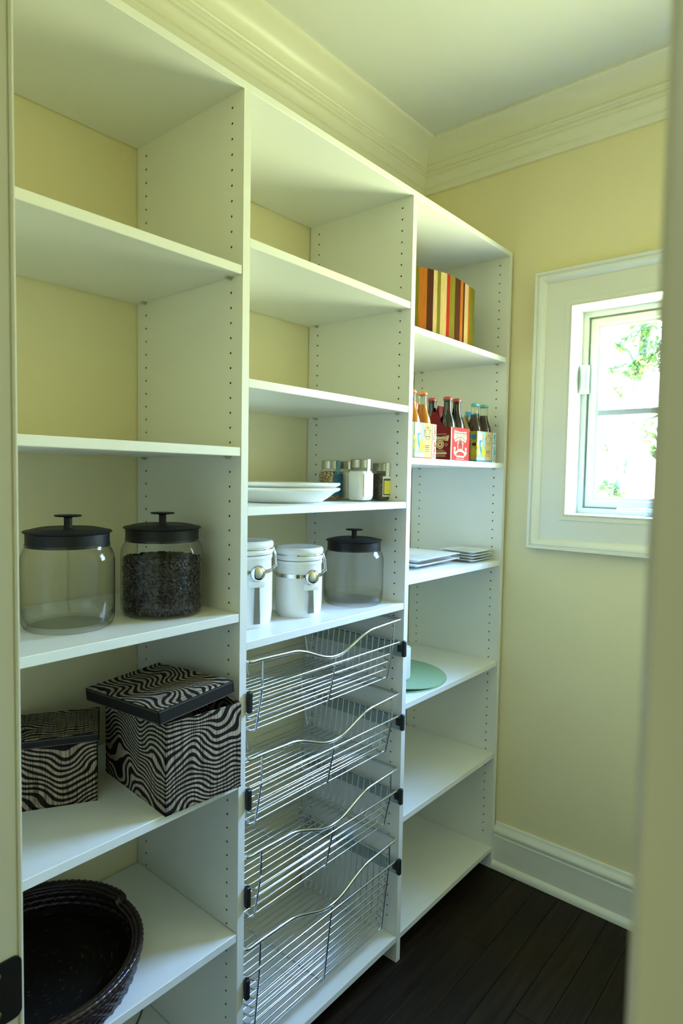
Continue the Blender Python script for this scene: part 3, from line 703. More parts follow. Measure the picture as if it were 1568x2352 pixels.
# ------------------------------------------------------------------ woven tray
def woven(name, base, hi):
    m = mat(name, base, 0.28, spec=0.6, noise=0.4, nscale=45)
    return m
M_wick = woven('dark_brown_wicker', (0.022, 0.010, 0.008), None); M_wick2 = mat('black_brown_coil', (0.010, 0.0075, 0.005), 0.75, spec=0.08, noise=0.5, nscale=80, bump=0.1, bscale=120)
nt_ = M_wick2.node_tree; N_ = nt_.nodes; L_ = nt_.links
t_ = N_.new('ShaderNodeTexCoord'); g1 = N_.new('ShaderNodeTexGradient'); g1.gradient_type = 'RADIAL'; s_ = N_.new('ShaderNodeSeparateXYZ'); le = N_.new('ShaderNodeVectorMath'); le.operation = 'LENGTH'; cm = N_.new('ShaderNodeCombineXYZ')
m1 = N_.new('ShaderNodeMath'); m1.operation = 'MULTIPLY'; m1.inputs[1].default_value = 260.0; m2 = N_.new('ShaderNodeMath'); m2.operation = 'MULTIPLY'; m2.inputs[1].default_value = 26.0
n_ = N_.new('ShaderNodeTexNoise'); n_.inputs['Scale'].default_value = 1.0; n_.inputs['Detail'].default_value = 1.0
r_ = N_.new('ShaderNodeValToRGB'); r_.color_ramp.elements[0].position = 0.66; r_.color_ramp.elements[1].position = 0.80
r_.color_ramp.elements[0].color = (0.0085, 0.0065, 0.0045, 1); r_.color_ramp.elements[1].color = (0.09, 0.07, 0.045, 1)    # scuffed rounds of the coil
L_.new(t_.outputs['Object'], g1.inputs[0]); L_.new(t_.outputs['Object'], le.inputs[0]); L_.new(le.outputs['Value'], m1.inputs[0]); L_.new(g1.outputs['Fac'], m2.inputs[0])
L_.new(m1.outputs[0], cm.inputs[0]); L_.new(m2.outputs[0], cm.inputs[1]); L_.new(cm.outputs[0], n_.inputs['Vector']); L_.new(n_.outputs[0], r_.inputs[0]); L_.new(r_.outputs[0], N_['Principled BSDF'].inputs['Base Color'])
tr = thing('woven_tray', 'large round dark brown woven tray basket on the low left shelf', 'basket', (0.2075, -0.360, Z5), 0)
RT_ = 0.2035; b = MB()
# flat base coiled in fine rounds
prof = [(0, 0.020)]
for k in range(1, 37):
    r = 0.005 * k; prof += [(r - 0.0025, 0.0192 + 0.0003 * ((k * 7) % 3)), (r, 0.0186)]
prof += [(0.1835, 0.0205), (0.186, 0.030), (0.186, 0.0), (0, 0.0)]
b.lathe(prof, n=72)
b.build('coiled_base', M_wick2, tr, 60)
b = MB(); n = 96
# wall rows of plaited weave: bulging knots, staggered row to row
for row in range(5):
    z = 0.008 + row * 0.0115; r = RT_ * (0.925 + 0.072 * (row / 4) ** 0.8)
    ring = []
    vs = []; fs = []; seg = 192; m_ = 6
    for i in range(seg):
        a = 2 * PI * i / seg; ph = math.sin(a * n / 2 + row * PI) ; rad = 0.0060 + 0.0018 * abs(ph)
        for k in range(m_):
            t_ = 2 * PI * k / m_; rr_ = r + rad * math.cos(t_) * 0.75; vs.append((rr_ * math.cos(a), rr_ * math.sin(a), z + rad * 1.25 * math.sin(t_) + 0.0022 * math.sin(a * n / 2 + row * PI)))
    for i in range(seg):
        j = (i + 1) % seg
        for k in range(m_):
            l = (k + 1) % m_; fs.append((i * m_ + k, j * m_ + k, j * m_ + l, i * m_ + l))
    b.add(vs, fs)
b.build('woven_wall', M_wick, tr, 70)
b = MB(); seg = 240
for off, zz, rad0, twist in ((0.0, 0.0645, 0.0056, 90), (-0.008, 0.0630, 0.0052, 110), (-0.015, 0.0595, 0.0042, 120)):
    vs = []; fs = []; m_ = 6
    for i in range(seg):
        a = 2 * PI * i / seg; rad = rad0 + 0.0012 * math.sin(a * twist)
        # raised grip on the far side of the rim
        g = max(0.0, min(1.0, (1.0 - abs((math.degrees(a) - 135 + 180) % 360 - 180) / 43) * 30)) * 0.013
        for k in range(m_):
            t_ = 2 * PI * k / m_; rr_ = RT_ + off + rad * math.cos(t_); vs.append((rr_ * math.cos(a), rr_ * math.sin(a), zz + g + rad * math.sin(t_)))
    for i in range(seg):
        j = (i + 1) % seg
        for k in range(m_):
            l = (k + 1) % m_; fs.append((i * m_ + k, j * m_ + k, j * m_ + l, i * m_ + l))
    b.add(vs, fs)
b.build('rim', M_wick, tr, 70)
cb = MB((0.08, -0.04, 0.083)).tube([(0.30, -0.34, 0.0852), (0.2, -0.22, 0.0852), (0.125, -0.12, 0.0852), (0.09, -0.06, 0.0852), (0.072, -0.036, 0.0852), (0.055, -0.018, 0.0852), (0.03, -0.012, 0.0852), (0.008, -0.02, 0.0852)], 0.002, 8).build('cable', mat('grey_cable', (0.05, 0.055, 0.05), 0.5), None, 60)
cb.location = (0.08, -0.04, 0.083); tag(cb, 'thin dark cable lying on the bottom left shelf', 'cable')

# ------------------------------------------------------------------ striped bin
Zc1 = 1.9114
g_ = dict(green=(0.135, 0.125, 0.014), orange=(0.31, 0.095, 0.012), brown=(0.058, 0.018, 0.010), cream=(0.42, 0.30, 0.15), red=(0.27, 0.018, 0.008))
SM = []
for k, c in g_.items():
    m = mat('woven_' + k, c, 0.9, spec=0.08, bump=0.5, bscale=420, noise=0.38, nscale=1.0)
    nn = m.node_tree; mp_ = nn.nodes.new('ShaderNodeMapping'); mp_.inputs['Scale'].default_value = (260, 260, 22)   # threads run upright
    tc_ = [n for n in nn.nodes if n.type == 'TEX_COORD'][0]; no_ = [n for n in nn.nodes if n.type == 'TEX_NOISE' and n.inputs['Scale'].default_value == 1.0][0]
    nn.links.new(tc_.outputs['Object'], mp_.inputs[0]); nn.links.new(mp_.outputs[0], no_.inputs['Vector']); SM.append(m)
KI = {k: i for i, k in enumerate(g_)}
sbin = thing('striped_bin', 'bow-fronted fabric bin with orange, brown, green, red and cream stripes', 'bin', (0.2, 0.93, Zc1))
ctrl = [(0.719, 0.252), (0.745, 0.284), (0.779, 0.3164), (0.842, 0.341), (0.899, 0.3544), (0.952, 0.3569), (0.996, 0.3542), (1.059, 0.3459), (1.090, 0.3425), (1.113, 0.3390)]
def fx(y):
    for (a, b_), (c, d_) in zip(ctrl, ctrl[1:]):
        if y <= c: return b_ + (d_ - b_) * (y - a) / (c - a)
    return ctrl[-1][1]
px2y = [(245, 0.779), (420, 0.842), (550, 0.899), (640, 0.952), (700, 0.996), (770, 1.059), (835, 1.113)]
def y_of(px):
    for (a, b_), (c, d_) in zip(px2y, px2y[1:]):
        if px <= c: return b_ + (d_ - b_) * (px - a) / (c - a)
    return px2y[-1][1]
bands = [(0.719, 'cream'), (0.735, 'brown'), (0.752, 'orange'), (0.768, 'green')] + [(y_of(p), c) for p, c in ((272, 'orange'), (355, 'brown'), (420, 'cream'), (458, 'green'), (492, 'cream'), (553, 'red'), (585, 'green'), (635, 'brown'), (690, 'orange'), (715, 'brown'), (732, 'cream'), (768, 'orange'), (785, 'green'))] + [(1.113, None)]
HBN = 2.131 - Zc1; b = MB((0.2, 0.93, Zc1))
def skin(poly_in, poly_out, mi):
    pass
xb_ = 0.10; th = 0.004
segs = []
for (ya_, c), (yb_, _) in zip(bands, bands[1:]):
    k = max(1, int((yb_ - ya_) / 0.012)); 
    for i in range(k): segs.append((ya_ + (yb_ - ya_) * i / k, ya_ + (yb_ - ya_) * (i + 1) / k, KI[c]))
for ya_, yb_, mi in segs:
    xa, xc = fx(ya_), fx(yb_); z0, z1 = Zc1, Zc1 + HBN
    b.add([(xa, ya_, z0), (xc, yb_, z0), (xc, yb_, z1), (xa, ya_, z1), (xa - th, ya_, z0), (xc - th, yb_, z0), (xc - th, yb_, z1), (xa - th, ya_, z1)], [(0, 1, 2, 3), (4, 7, 6, 5), (3, 2, 6, 7), (0, 4, 5, 1)], mi)
b.box((xb_, 1.113 - th, Zc1), (fx(1.113), 1.113, Zc1 + HBN), KI['green']); b.box((xb_, 0.719, Zc1), (fx(0.719), 0.719 + th, Zc1 + HBN), KI['cream'])
b.box((xb_, 0.719, Zc1), (xb_ + th, 1.113, Zc1 + HBN), KI['brown'])
fr_ = b.build('fabric_wall', SM, sbin, 30)
b = MB((0.2, 0.93, Zc1)); poly = [(xb_ + th, 0.725), (xb_ + th, 1.107), (fx(1.107) - 0.006, 1.107)] + [(fx(y) - 0.006, y) for y in (1.06, 1.0, 0.95, 0.9, 0.84, 0.78, 0.745)] + [(fx(0.725) - 0.006, 0.725)]
b.prism(poly, 'z', Zc1 + 0.001, Zc1 + 0.006).build('bin_bottom', M_black_in, sbin)

# ------------------------------------------------------------------ bottle carriers
Zc2 = 1.5305
def glossy_liquid(name, col):
    m = mat(name, col, 0.05, spec=0.6, coat=0.5); return m
G_clear = glass('clear_bottle_glass', (0.93, 0.96, 0.92), (0.30, 0.34, 0.28), 0.5, 1.6)
L_orange = mat('orange_soda', (0.48, 0.15, 0.004), 0.3, spec=0.1); L_cola = mat('amber_soda', (0.030, 0.010, 0.003), 0.3, spec=0.1)
G_brown = mat('dark_brown_bottle_glass', (0.006, 0.005, 0.004), 0.03, spec=0.7)
C_or = mat('orange_cap', (0.60, 0.20, 0.05), 0.3); C_red = mat('red_cap', (0.40, 0.05, 0.045), 0.3); C_blue = mat('light_blue_cap', (0.13, 0.42, 0.48), 0.3)
BPROF = [(r * 0.935, z * 0.902) for r, z in [(0, 0.004), (0.024, 0.003), (0.0285, 0.0), (0.0305, 0.006), (0.0305, 0.118), (0.0295, 0.130), (0.0265, 0.142), (0.0215, 0.155), (0.0170, 0.168), (0.0148, 0.182), (0.0135, 0.205), (0.0130, 0.209), (0.0142, 0.210), (0.0142, 0.214), (0.0128, 0.215), (0.0128, 0.222)]]
LEVEL = 0.167
def bottle(loc, kind, label):
    t = thing('soda_bottle', label, 'bottle', loc, 0, 'soda bottles in cardboard carriers')
    if kind == 'brown':
        MB().lathe(BPROF, n=32).build('bottle_body', G_brown, t, 50); cap = C_red
    else:
        MB().lathe(BPROF, n=32).build('bottle_body', G_clear, t, 50)
        liq = [(r * 0.94, z if z > 0.004 else 0.005) for r, z in BPROF if z < LEVEL] + [(0.0135, LEVEL), (0, LEVEL)]
        MB().lathe(liq, n=32).build('soda', L_orange if kind == 'orange' else L_cola, t, 50); cap = C_or if kind == 'orange' else C_blue
    b = MB(); vs = []; n = 42
    prof = [(0.0150, 0.1965), (0.0150, 0.2005), (0.0140, 0.2045), (0.0116, 0.2065), (0, 0.2068)]
    b.lathe(prof, n=n)
    for v in b.v[:n]:
        pass
    for k in range(n):
        q = 1.04 if k % 2 else 0.99
        b.v[k] = Vector((b.v[k].x * q, b.v[k].y * q, b.v[k].z))
    b.build('crown_cap', cap, t, 50)
    return t
K_orange = mat('cream_card', (0.56, 0.54, 0.38), 0.75, spec=0.12); K_red = mat('dark_red_card', (0.16, 0.012, 0.014), 0.75, spec=0.12); K_tan = mat('tan_card', (0.44, 0.34, 0.19), 0.75, spec=0.12)
I_red = mat('bright_red_print', (0.46, 0.030, 0.028), 0.75, spec=0.12); I_cream = mat('cream_print', (0.60, 0.47, 0.26), 0.75, spec=0.12); I_yel = mat('yellow_print', (0.55, 0.50, 0.05), 0.75, spec=0.12); I_white = mat('white_print', (0.58, 0.62, 0.56), 0.75, spec=0.12)
I_teal = mat('pale_teal_print', (0.28, 0.46, 0.40), 0.75, spec=0.12); I_blue = mat('blue_print', (0.06, 0.27, 0.38), 0.75, spec=0.12); I_ink = mat('dark_ink', (0.06, 0.055, 0.05), 0.75, spec=0.12); I_orange = mat('orange_ink', (0.50, 0.10, 0.03), 0.75, spec=0.12); I_tan = mat('woodgrain_print', (0.46, 0.34, 0.15), 0.75, spec=0.12, noise=0.15, nscale=40); I_brown = mat('brown_print', (0.36, 0.22, 0.09), 0.75, spec=0.12); I_dkyel = mat('ochre_print', (0.46, 0.40, 0.05), 0.75, spec=0.12)
INK = [I_red, I_cream, I_yel, I_white, I_teal, I_blue, I_ink, I_orange, I_tan, I_brown, I_dkyel]
RED, CREAM, YEL, WHITE, TEAL, BLUE, DARK, ORG, TAN, BROWN, OCHRE = range(11)
CWD, CDP, CHT = 0.120, 0.125, 0.108    # width along y, depth along x, panel height
class Print:
    """flat printed shapes on a carrier face; u to the right, v up, in metres from the lower left"""
    def __init__(self, face): self.b = MB(); self.face = face; self.k = 0
    def P(self, u, v, l):
        e = 0.00025 + 0.000018 * l
        return (CDP / 2 + e, -CWD / 2 + u, v) if self.face == 'front' else (-CDP / 2 + u, -CWD / 2 - e, v)
    def poly(self, pts, col, l=None):
        self.k += 1; l = self.k * 0.6 if l is None else l
        self.b.add([self.P(u, v, l) for u, v in pts], [tuple(range(len(pts)))], col)
    def rect(self, u0, v0, u1, v1, col): self.poly([(u0, v0), (u1, v0), (u1, v1), (u0, v1)], col)
    def disc(self, u, v, r, col, ry=None, n=20): self.poly([(u + r * math.cos(2 * PI * i / n), v + (ry or r) * math.sin(2 * PI * i / n)) for i in range(n)], col)
    def star(self, u, v, r, col): self.poly([(u + (r if i % 2 == 0 else r * 0.42) * math.sin(PI * i / 5), v + (r if i % 2 == 0 else r * 0.42) * math.cos(PI * i / 5)) for i in range(10)], col)
    def line(self, pts, w, col):
        for (a, b_), (c, d_) in zip(pts, pts[1:]):
            L_ = math.hypot(c - a, d_ - b_) or 1; nx, ny = -(d_ - b_) / L_ * w / 2, (c - a) / L_ * w / 2
            self.poly([(a - nx, b_ - ny), (c - nx, d_ - ny), (c + nx, d_ + ny), (a + nx, b_ + ny)], col)
    def ring(self, u, v, r, w, col, n=22, a0=0, a1=360): self.line([(u + r * math.cos(math.radians(a0 + (a1 - a0) * i / n)), v + r * math.sin(math.radians(a0 + (a1 - a0) * i / n))) for i in range(n + 1)], w, col)
    def build(self, parent): return self.b.build('printed_art', INK, parent, None, False)
def lettering(txt, size, m, parent, M):
    cu = bpy.data.curves.new('lettering', 'FONT'); cu.body = txt; cu.size = size; cu.resolution_u = 3; cu.extrude = 0.0001; cu.offset = 0.0004
    to = bpy.data.objects.new('lettering_source', cu); COL.objects.link(to)
    dg = bpy.context.evaluated_depsgraph_get(); dg.update()
    me = bpy.data.meshes.new_from_object(to.evaluated_get(dg)); COL.objects.unlink(to); bpy.data.objects.remove(to); bpy.data.curves.remove(cu)
    me.name = 'lettering'; me.materials.clear(); me.materials.append(m)
    o = bpy.data.objects.new('lettering', me); COL.objects.link(o); o.parent = parent; o.matrix_local = M; return o
def carrier(loc, rz, card, label, art, handle_col):
    t = thing('bottle_carrier', label, 'bottle carrier', loc, rz, 'cardboard soda bottle carriers')
    b = MB(); th = 0.0012; hx, hy = CDP / 2, CWD / 2
    b.box((-hx, -hy, 0), (hx, hy, th)); b.box((hx - th, -hy, 0), (hx, hy, CHT)); b.box((-hx, -hy, 0), (-hx + th, hy, CHT))
    for s in (-1, 1):
        y0, y1 = sorted((s * hy, s * (hy - th)))
        # side panels rise towards the middle handle
        b.prism([(-hx, 0), (hx, 0), (hx, CHT), (hx * 0.72, CHT + 0.002), (0.012, CHT + 0.066), (-0.012, CHT + 0.066), (-hx * 0.72, CHT + 0.002), (-hx, CHT)] if False else [(-hx, 0), (hx, 0), (hx, CHT), (hx - 0.028, CHT), (0.006, CHT + 0.050), (-0.006, CHT + 0.050), (-hx + 0.028, CHT), (-hx, CHT)], 'y', y0, y1)
    card_o = b.build('carton', card, t)
    # centre divider with a handle hole, running across between front and back pairs
    hb = MB(); z0, z1 = 0.002, 0.180; hw = hy - 0.004
    outer = [(-hw, z0), (hw, z0), (hw, CHT + 0.048), (hw * 0.72, z1), (-hw * 0.72, z1), (-hw, CHT + 0.048)]
    hole = [(0.021 * math.cos(2 * PI * i / 18), 0.146 + 0.015 * math.sin(2 * PI * i / 18)) for i in range(18)]
    def ray_hit(a):
        dx, dz = math.cos(a), math.sin(a); best = 9
        for (p, q), (r_, s_) in zip(outer, outer[1:] + outer[:1]):
            ex, ez = r_ - p, s_ - q; den = dx * ez - dz * ex
            if abs(den) < 1e-9: continue
            tt = ((p) * ez - (q - 0.146) * ex) / den; uu = ((p) * dz - (q - 0.146) * dx) / den
            if tt > 0 and -1e-6 <= uu <= 1 + 1e-6: best = min(best, tt)
        return (dx * best, 0.146 + dz * best)
    angs = sorted([2 * PI * i / 18 for i in range(18)] + [math.atan2(q - 0.146, p) % (2 * PI) for p, q in outer])
    ho = [ray_hit(a) for a in angs]; hi = [(0.021 * math.cos(a), 0.146 + 0.015 * math.sin(a)) for a in angs]; n = len(angs)
    for xx in (-0.0009, 0.0009):
        hb.add([(xx, p, q) for p, q in ho] + [(xx, p, q) for p, q in hi], [(i, (i + 1) % n, n + (i + 1) % n, n + i) for i in range(n)])
    for R_ in (ho, hi):
        hb.add([(-0.0009, p, q) for p, q in R_] + [(0.0009, p, q) for p, q in R_], [(i, (i + 1) % n, n + (i + 1) % n, n + i) for i in range(n)])
    ho_ = hb.build('handle', card, t)
    if handle_col is not None:
        MB().box((-0.0014, -hw * 0.74, z1 - 0.017), (0.0014, hw * 0.74, z1 + 0.0004)).build('handle_band', handle_col, ho_)
    art(t, card_o)
    return t
def vert_text(txt, m, parent, u, v, size):
    """lettering running up the right-hand edge of the front face"""
    M = Matrix(((0, 0, 1, CDP / 2 + 0.0011), (0, -1, 0, -CWD / 2 + u), (1, 0, 0, v), (0, 0, 0, 1)))
    M = Matrix(((0, 0, 1, CDP / 2 + 0.0014), (0, -1, 0, -CWD / 2 + u), (1, 0, 0, v), (0, 0, 0, 1)))
    return lettering(txt, size, m, parent, M)
def art_star(pr, base, sky):
    """pale front art: sky, yellow discs, a white shape, star badge, fine lines"""
    W_ = CWD - 0.022
    pr.rect(0, 0.004, W_, CHT - 0.001, TAN); pr.rect(0, 0.004, 0.052, CHT - 0.001, sky)
    pr.disc(0.010, 0.062, 0.013, YEL); pr.disc(0.034, 0.050, 0.012, YEL); pr.disc(0.040, 0.034, 0.015, YEL); pr.disc(0.010, 0.036, 0.012, YEL); pr.disc(0.030, 0.088, 0.011, TAN)
    pr.poly([(0.002, 0.104), (0.026, 0.104), (0.034, 0.090), (0.030, 0.078), (0.036, 0.066), (0.026, 0.052), (0.024, 0.030), (0.016, 0.020), (0.010, 0.034), (0.014, 0.052), (0.004, 0.066), (0.002, 0.080)], WHITE)
    pr.poly([(0.014, 0.074), (0.024, 0.078), (0.022, 0.060), (0.030, 0.040), (0.026, 0.026), (0.020, 0.040), (0.016, 0.056)], BLUE)
    pr.line([(0.018, 0.090), (0.026, 0.072), (0.022, 0.058), (0.032, 0.040), (0.024, 0.020)], 0.0008, DARK); pr.line([(0.012, 0.070), (0.008, 0.052), (0.016, 0.030)], 0.0008, DARK)
    pr.poly([(0.024, 0.074), (0.031, 0.079), (0.029, 0.068)], RED)
    pr.rect(0.0, 0.006, 0.050, 0.016, WHITE)
    pr.ring(0.071, 0.078, 0.0185, 0.0010, DARK)
    star = [(0.071 + (0.020 if i % 2 == 0 else 0.0085) * math.sin(PI * i / 5), 0.080 + (0.020 if i % 2 == 0 else 0.0085) * math.cos(PI * i / 5)) for i in range(11)]
    pr.line(star, 0.0010, DARK); pr.rect(0.056, 0.0655, 0.088, 0.0705, CREAM); pr.line([(0.057, 0.068), (0.087, 0.068)], 0.0022, DARK)
    for k in range(4): pr.line([(0.058, 0.040 - k * 0.006), (0.058 + 0.024, 0.040 - k * 0.006)], 0.0018, DARK if k < 2 else ORG)
    pr.rect(W_, 0.0, CWD, CHT - 0.0004, WHITE); pr.line([(W_ + 0.0006, 0), (W_ + 0.0006, CHT)], 0.001, base)
def art_orange(t, c):
    pr = Print('front'); art_star(pr, ORG, TEAL); pr.rect(0, 0, CWD - 0.022, 0.004, ORG); pr.build(c)
    vert_text('Orange Cream', I_orange, c, CWD - 0.005, 0.004, 0.0162)
def art_blue(t, c):
    pr = Print('front'); art_star(pr, BLUE, TEAL); pr.rect(0, 0, CWD - 0.022, 0.007, BLUE); pr.build(c)
    vert_text('Cream Soda', I_blue, c, CWD - 0.005, 0.005, 0.0195)
    s = Print('side'); s.rect(0.001, 0.007, CDP - 0.001, CHT - 0.002, BROWN); s.rect(0.101, 0.007, CDP, CHT - 0.002, OCHRE); s.disc(0.112, 0.088, 0.011, BLUE); s.disc(0.113, 0.036, 0.012, YEL)
    s.rect(0.070, 0.086, 0.099, 0.098, BLUE); s.rect(0.070, 0.080, 0.099, 0.083, CREAM); s.rect(0, 0, CDP, 0.007, BLUE); s.disc(0.114, 0.062, 0.010, DARK, 0.006)
    for k in range(7): s.line([(0.080, 0.060 - k * 0.007), (0.094, 0.060 - k * 0.007)], 0.0026, DARK)
    s.build(c)
def art_red(t, c):
    f = Print('front'); f.rect(0.0, 0.0, CWD, CHT - 0.0005, RED); f.rect(0.0, 0.0, 0.006, CHT - 0.0005, CREAM)
    # lettered banner (words too small to read: rows of dark strokes), oval with a bottle, ribbon and plinth
    f.poly([(0.022, 0.098), (0.062, 0.094), (0.100, 0.097), (0.103, 0.074), (0.096, 0.060), (0.062, 0.073), (0.030, 0.060), (0.019, 0.074)], CREAM)
    for k in range(10):
        u = 0.0265 + k * 0.0072 + (0.003 if k > 4 else 0)
        f.rect(u, 0.0868, u + 0.0045, 0.0925, DARK); f.rect(u, 0.0795, u + 0.0042, 0.0840, ORG if k % 3 else CREAM)
    for k in range(9):
        u = 0.0285 + k * 0.0076; v = 0.0660 + 0.0085 * (1 - ((k - 4) / 4.0) ** 2); f.rect(u, v, u + 0.0046, v + 0.0048, DARK)
    f.ring(0.061, 0.047, 0.0165, 0.0032, CREAM); f.disc(0.061, 0.049, 0.012, RED, 0.019); f.ring(0.061, 0.047, 0.0215, 0.0018, CREAM, 22, 20, 160)
    f.poly([(0.0555, 0.030), (0.0665, 0.030), (0.0665, 0.052), (0.0635, 0.058), (0.0635, 0.066), (0.0585, 0.066), (0.0585, 0.058), (0.0555, 0.052)], DARK); f.rect(0.0565, 0.034, 0.0655, 0.050, RED)
    f.poly([(0.034, 0.030), (0.048, 0.037), (0.061, 0.039), (0.074, 0.037), (0.088, 0.030), (0.088, 0.021), (0.074, 0.028), (0.061, 0.030), (0.048, 0.028), (0.034, 0.021)], CREAM)
    f.line([(0.036, 0.0225), (0.048, 0.0290), (0.061, 0.0310), (0.074, 0.0290), (0.086, 0.0225)], 0.0010, DARK)
    for u in (0.019, 0.091):
        f.rect(u, 0.034, u + 0.011, 0.044, CREAM); f.disc(u + 0.0055, 0.026, 0.0075, CREAM, 0.0065); f.line([(u + 0.001, 0.033), (u + 0.010, 0.033)], 0.0012, DARK)
    f.poly([(0.026, 0.020), (0.036, 0.024), (0.036, 0.017), (0.026, 0.015)], CREAM); f.poly([(0.096, 0.020), (0.086, 0.024), (0.086, 0.017), (0.096, 0.015)], CREAM)
    f.rect(0.036, 0.0105, 0.087, 0.0165, CREAM); f.rect(0.034, 0.0045, 0.088, 0.0060, CREAM); f.build(c)
    s = Print('side'); o_ = CDP - 0.068
    s.poly([(o_ + 0.002, 0.080), (o_ + 0.030, 0.077), (o_ + 0.062, 0.080), (o_ + 0.058, 0.062), (o_ + 0.030, 0.066), (o_ + 0.004, 0.062)], CREAM); [s.rect(o_ + 0.006 + k * 0.0055, 0.0745, o_ + 0.0095 + k * 0.0055, 0.0775, DARK) for k in range(9)]; [s.rect(o_ + 0.009 + k * 0.0055, 0.0665, o_ + 0.0125 + k * 0.0055, 0.0695, DARK) for k in range(8)]
    s.line([(o_ + 0.006, 0.085), (o_ + 0.052, 0.085)], 0.0012, CREAM)
    s.disc(o_ + 0.029, 0.051, 0.0145, CREAM); s.disc(o_ + 0.029, 0.051, 0.0115, DARK); s.disc(o_ + 0.029, 0.051, 0.0095, CREAM); s.star(o_ + 0.029, 0.051, 0.0075, RED)
    s.ring(o_ + 0.006, 0.050, 0.004, 0.0014, CREAM); s.ring(o_ + 0.052, 0.050, 0.004, 0.0014, CREAM)
    s.line([(o_ + 0.010, 0.033), (o_ + 0.042, 0.033)], 0.0011, CREAM); s.line([(o_ + 0.004, 0.029), (o_ + 0.048, 0.029)], 0.0011, CREAM); s.rect(o_ + 0.002, 0.0195, o_ + 0.054, 0.0255, CREAM); s.line([(o_ + 0.004, 0.015), (o_ + 0.050, 0.015)], 0.0011, CREAM); s.line([(o_ + 0.004, 0.0115), (o_ + 0.050, 0.0115)], 0.0011, CREAM)
    s.build(c)
CAR = [((0.3245, 0.7450), K_orange, art_orange, 'pale orange cream soda carrier with star badge, beside the shelf upright', 'orange', I_orange),
       ((0.3275, 0.9500), K_red, art_red, 'red root-coloured cardboard carrier holding brown bottles with red caps', 'brown', None),
       ((0.3180, 1.1590), K_tan, art_blue, 'tan and light blue cream soda carrier, rightmost of the three', 'cream', I_blue)]
CAR[1] = (CAR[1][0], CAR[1][1], CAR[1][2], 'dark red cardboard carrier holding brown bottles with red caps', CAR[1][4], None)
for (cx_, cy_), card, art, lab, kind, hc in CAR:
    carrier((cx_, cy_, Zc2), math.radians({'orange': 0, 'brown': 0, 'cream': -5}[kind]), card, lab, art, hc)
kn = {'orange': 'orange soda bottle with orange cap', 'brown': 'dark brown soda bottle with red cap', 'cream': 'amber cream soda bottle with light blue cap'}
SP = [('orange', 0.3540, 0.7745, 'front right in the pale carrier'), ('orange', 0.3540, 0.7140, 'half hidden behind the shelf upright'),
      ('brown', 0.3570, 0.9205, 'front left and tallest looking in the red carrier'), ('brown', 0.3570, 0.9795, 'front right in the red carrier'), ('brown', 0.2975, 0.9205, 'at the back behind the orange soda bottle') ,
      ('cream', 0.3450, 1.1270, 'front left in the light blue carrier'), ('cream', 0.3500, 1.1855, 'front right in the light blue carrier')]
for kind, bx, by, where in SP:
    bottle((bx, by, Zc2 + 0.0013), kind, kn[kind] + ', ' + where)

# ------------------------------------------------------------------ square plates
def sq_plate(loc, h, hgt, label, group, rz=0):
    o = MB(); r = 0.010
    rings = []
    for k, z in ((0.52, 0.001), (0.55, 0.0), (0.60, 0.001), (0.78, hgt * 0.38), (0.97, hgt * 0.86), (1.0, hgt * 0.94), (0.995, hgt), (0.965, hgt), (0.76, hgt * 0.55), (0.60, 0.0048), (0.30, 0.0045)):
        # slightly dished sides: corners rise
        R = rsq(h * k, max(0.004, r * k), 4)
        rings.append([(x, y, z + (0.10 * hgt * ((min(abs(x), abs(y)) / (h * k)) ** 2 - 0.5) if k > 0.7 else 0)) for x, y in R])
    loft(o, rings); ob = o.build('square_plate', M_cer, None, 45); ob.location = loc; ob.rotation_euler = (0, 0, rz)
    return tag(ob, label, 'plate', group)
sq_plate((0.212, 0.922, 1.1728), 0.135, 0.021, 'lower of the two large square white plates', 'large square white plates', math.radians(2))
sq_plate((0.212, 0.922, 1.1728 + 0.0165), 0.135, 0.021, 'upper of the two large square white plates', 'large square white plates', math.radians(2))
for k, w in enumerate(('bottom', 'second from the bottom', 'second from the top', 'topmost')):
    sq_plate((0.308, 1.163, 1.1728 + 0.0098 * k), 0.074, 0.0125, w + ' small square white plate in the stack of four' if k in (0, 3) else 'small square white plate, ' + w + ' in the stack of four', 'small square white plates', 0)

# ------------------------------------------------------------------ placemats and white cylinder
M_mat = mat('sage_green_placemat', (0.31, 0.47, 0.29), 0.85, spec=0.2, noise=0.08, nscale=120, bump=0.5, bscale=600)
def mat_disc(z0, c, R, bend, label, a0):
    b = MB(); n, m_ = 72, 10; vs = []; fs = []
    for s in (0, 1):
        vs.append((0, 0, 0.0022 * s))
        for j in range(1, m_ + 1):
            r = R * j / m_
            for i in range(n):
                a = 2 * PI * i / n; lift = bend * max(0, (math.cos(a - a0) * j / m_ - 0.55) / 0.45) ** 2
                vs.append((r * math.cos(a), r * math.sin(a), 0.0022 * s + lift))
    B = 1 + n * m_
    for s in (0, 1):
        o_ = s * B
        for i in range(n):
            k = (i + 1) % n; fs.append((o_, o_ + 1 + i, o_ + 1 + k))
            for j in range(m_ - 1):
                fs.append((o_ + 1 + j * n + i, o_ + 1 + (j + 1) * n + i, o_ + 1 + (j + 1) * n + k, o_ + 1 + j * n + k))
    for i in range(n):
        k = (i + 1) % n; q = 1 + (m_ - 1) * n; fs.append((q + i, q + k, B + q + k, B + q + i))
    b.add(vs, fs); ob = b.build('placemat', M_mat, None, 60); ob.location = (*c, z0)
    return tag(ob, label, 'placemat', 'round green placemats')
mat_disc(0.7973, (0.205, 0.842), 0.192, 0.0, 'lower of the two round sage green placemats', 0)
mat_disc(0.8000, (0.203, 0.842), 0.190, 0.012, 'upper round sage green placemat with its front edge lifting', math.radians(-55))
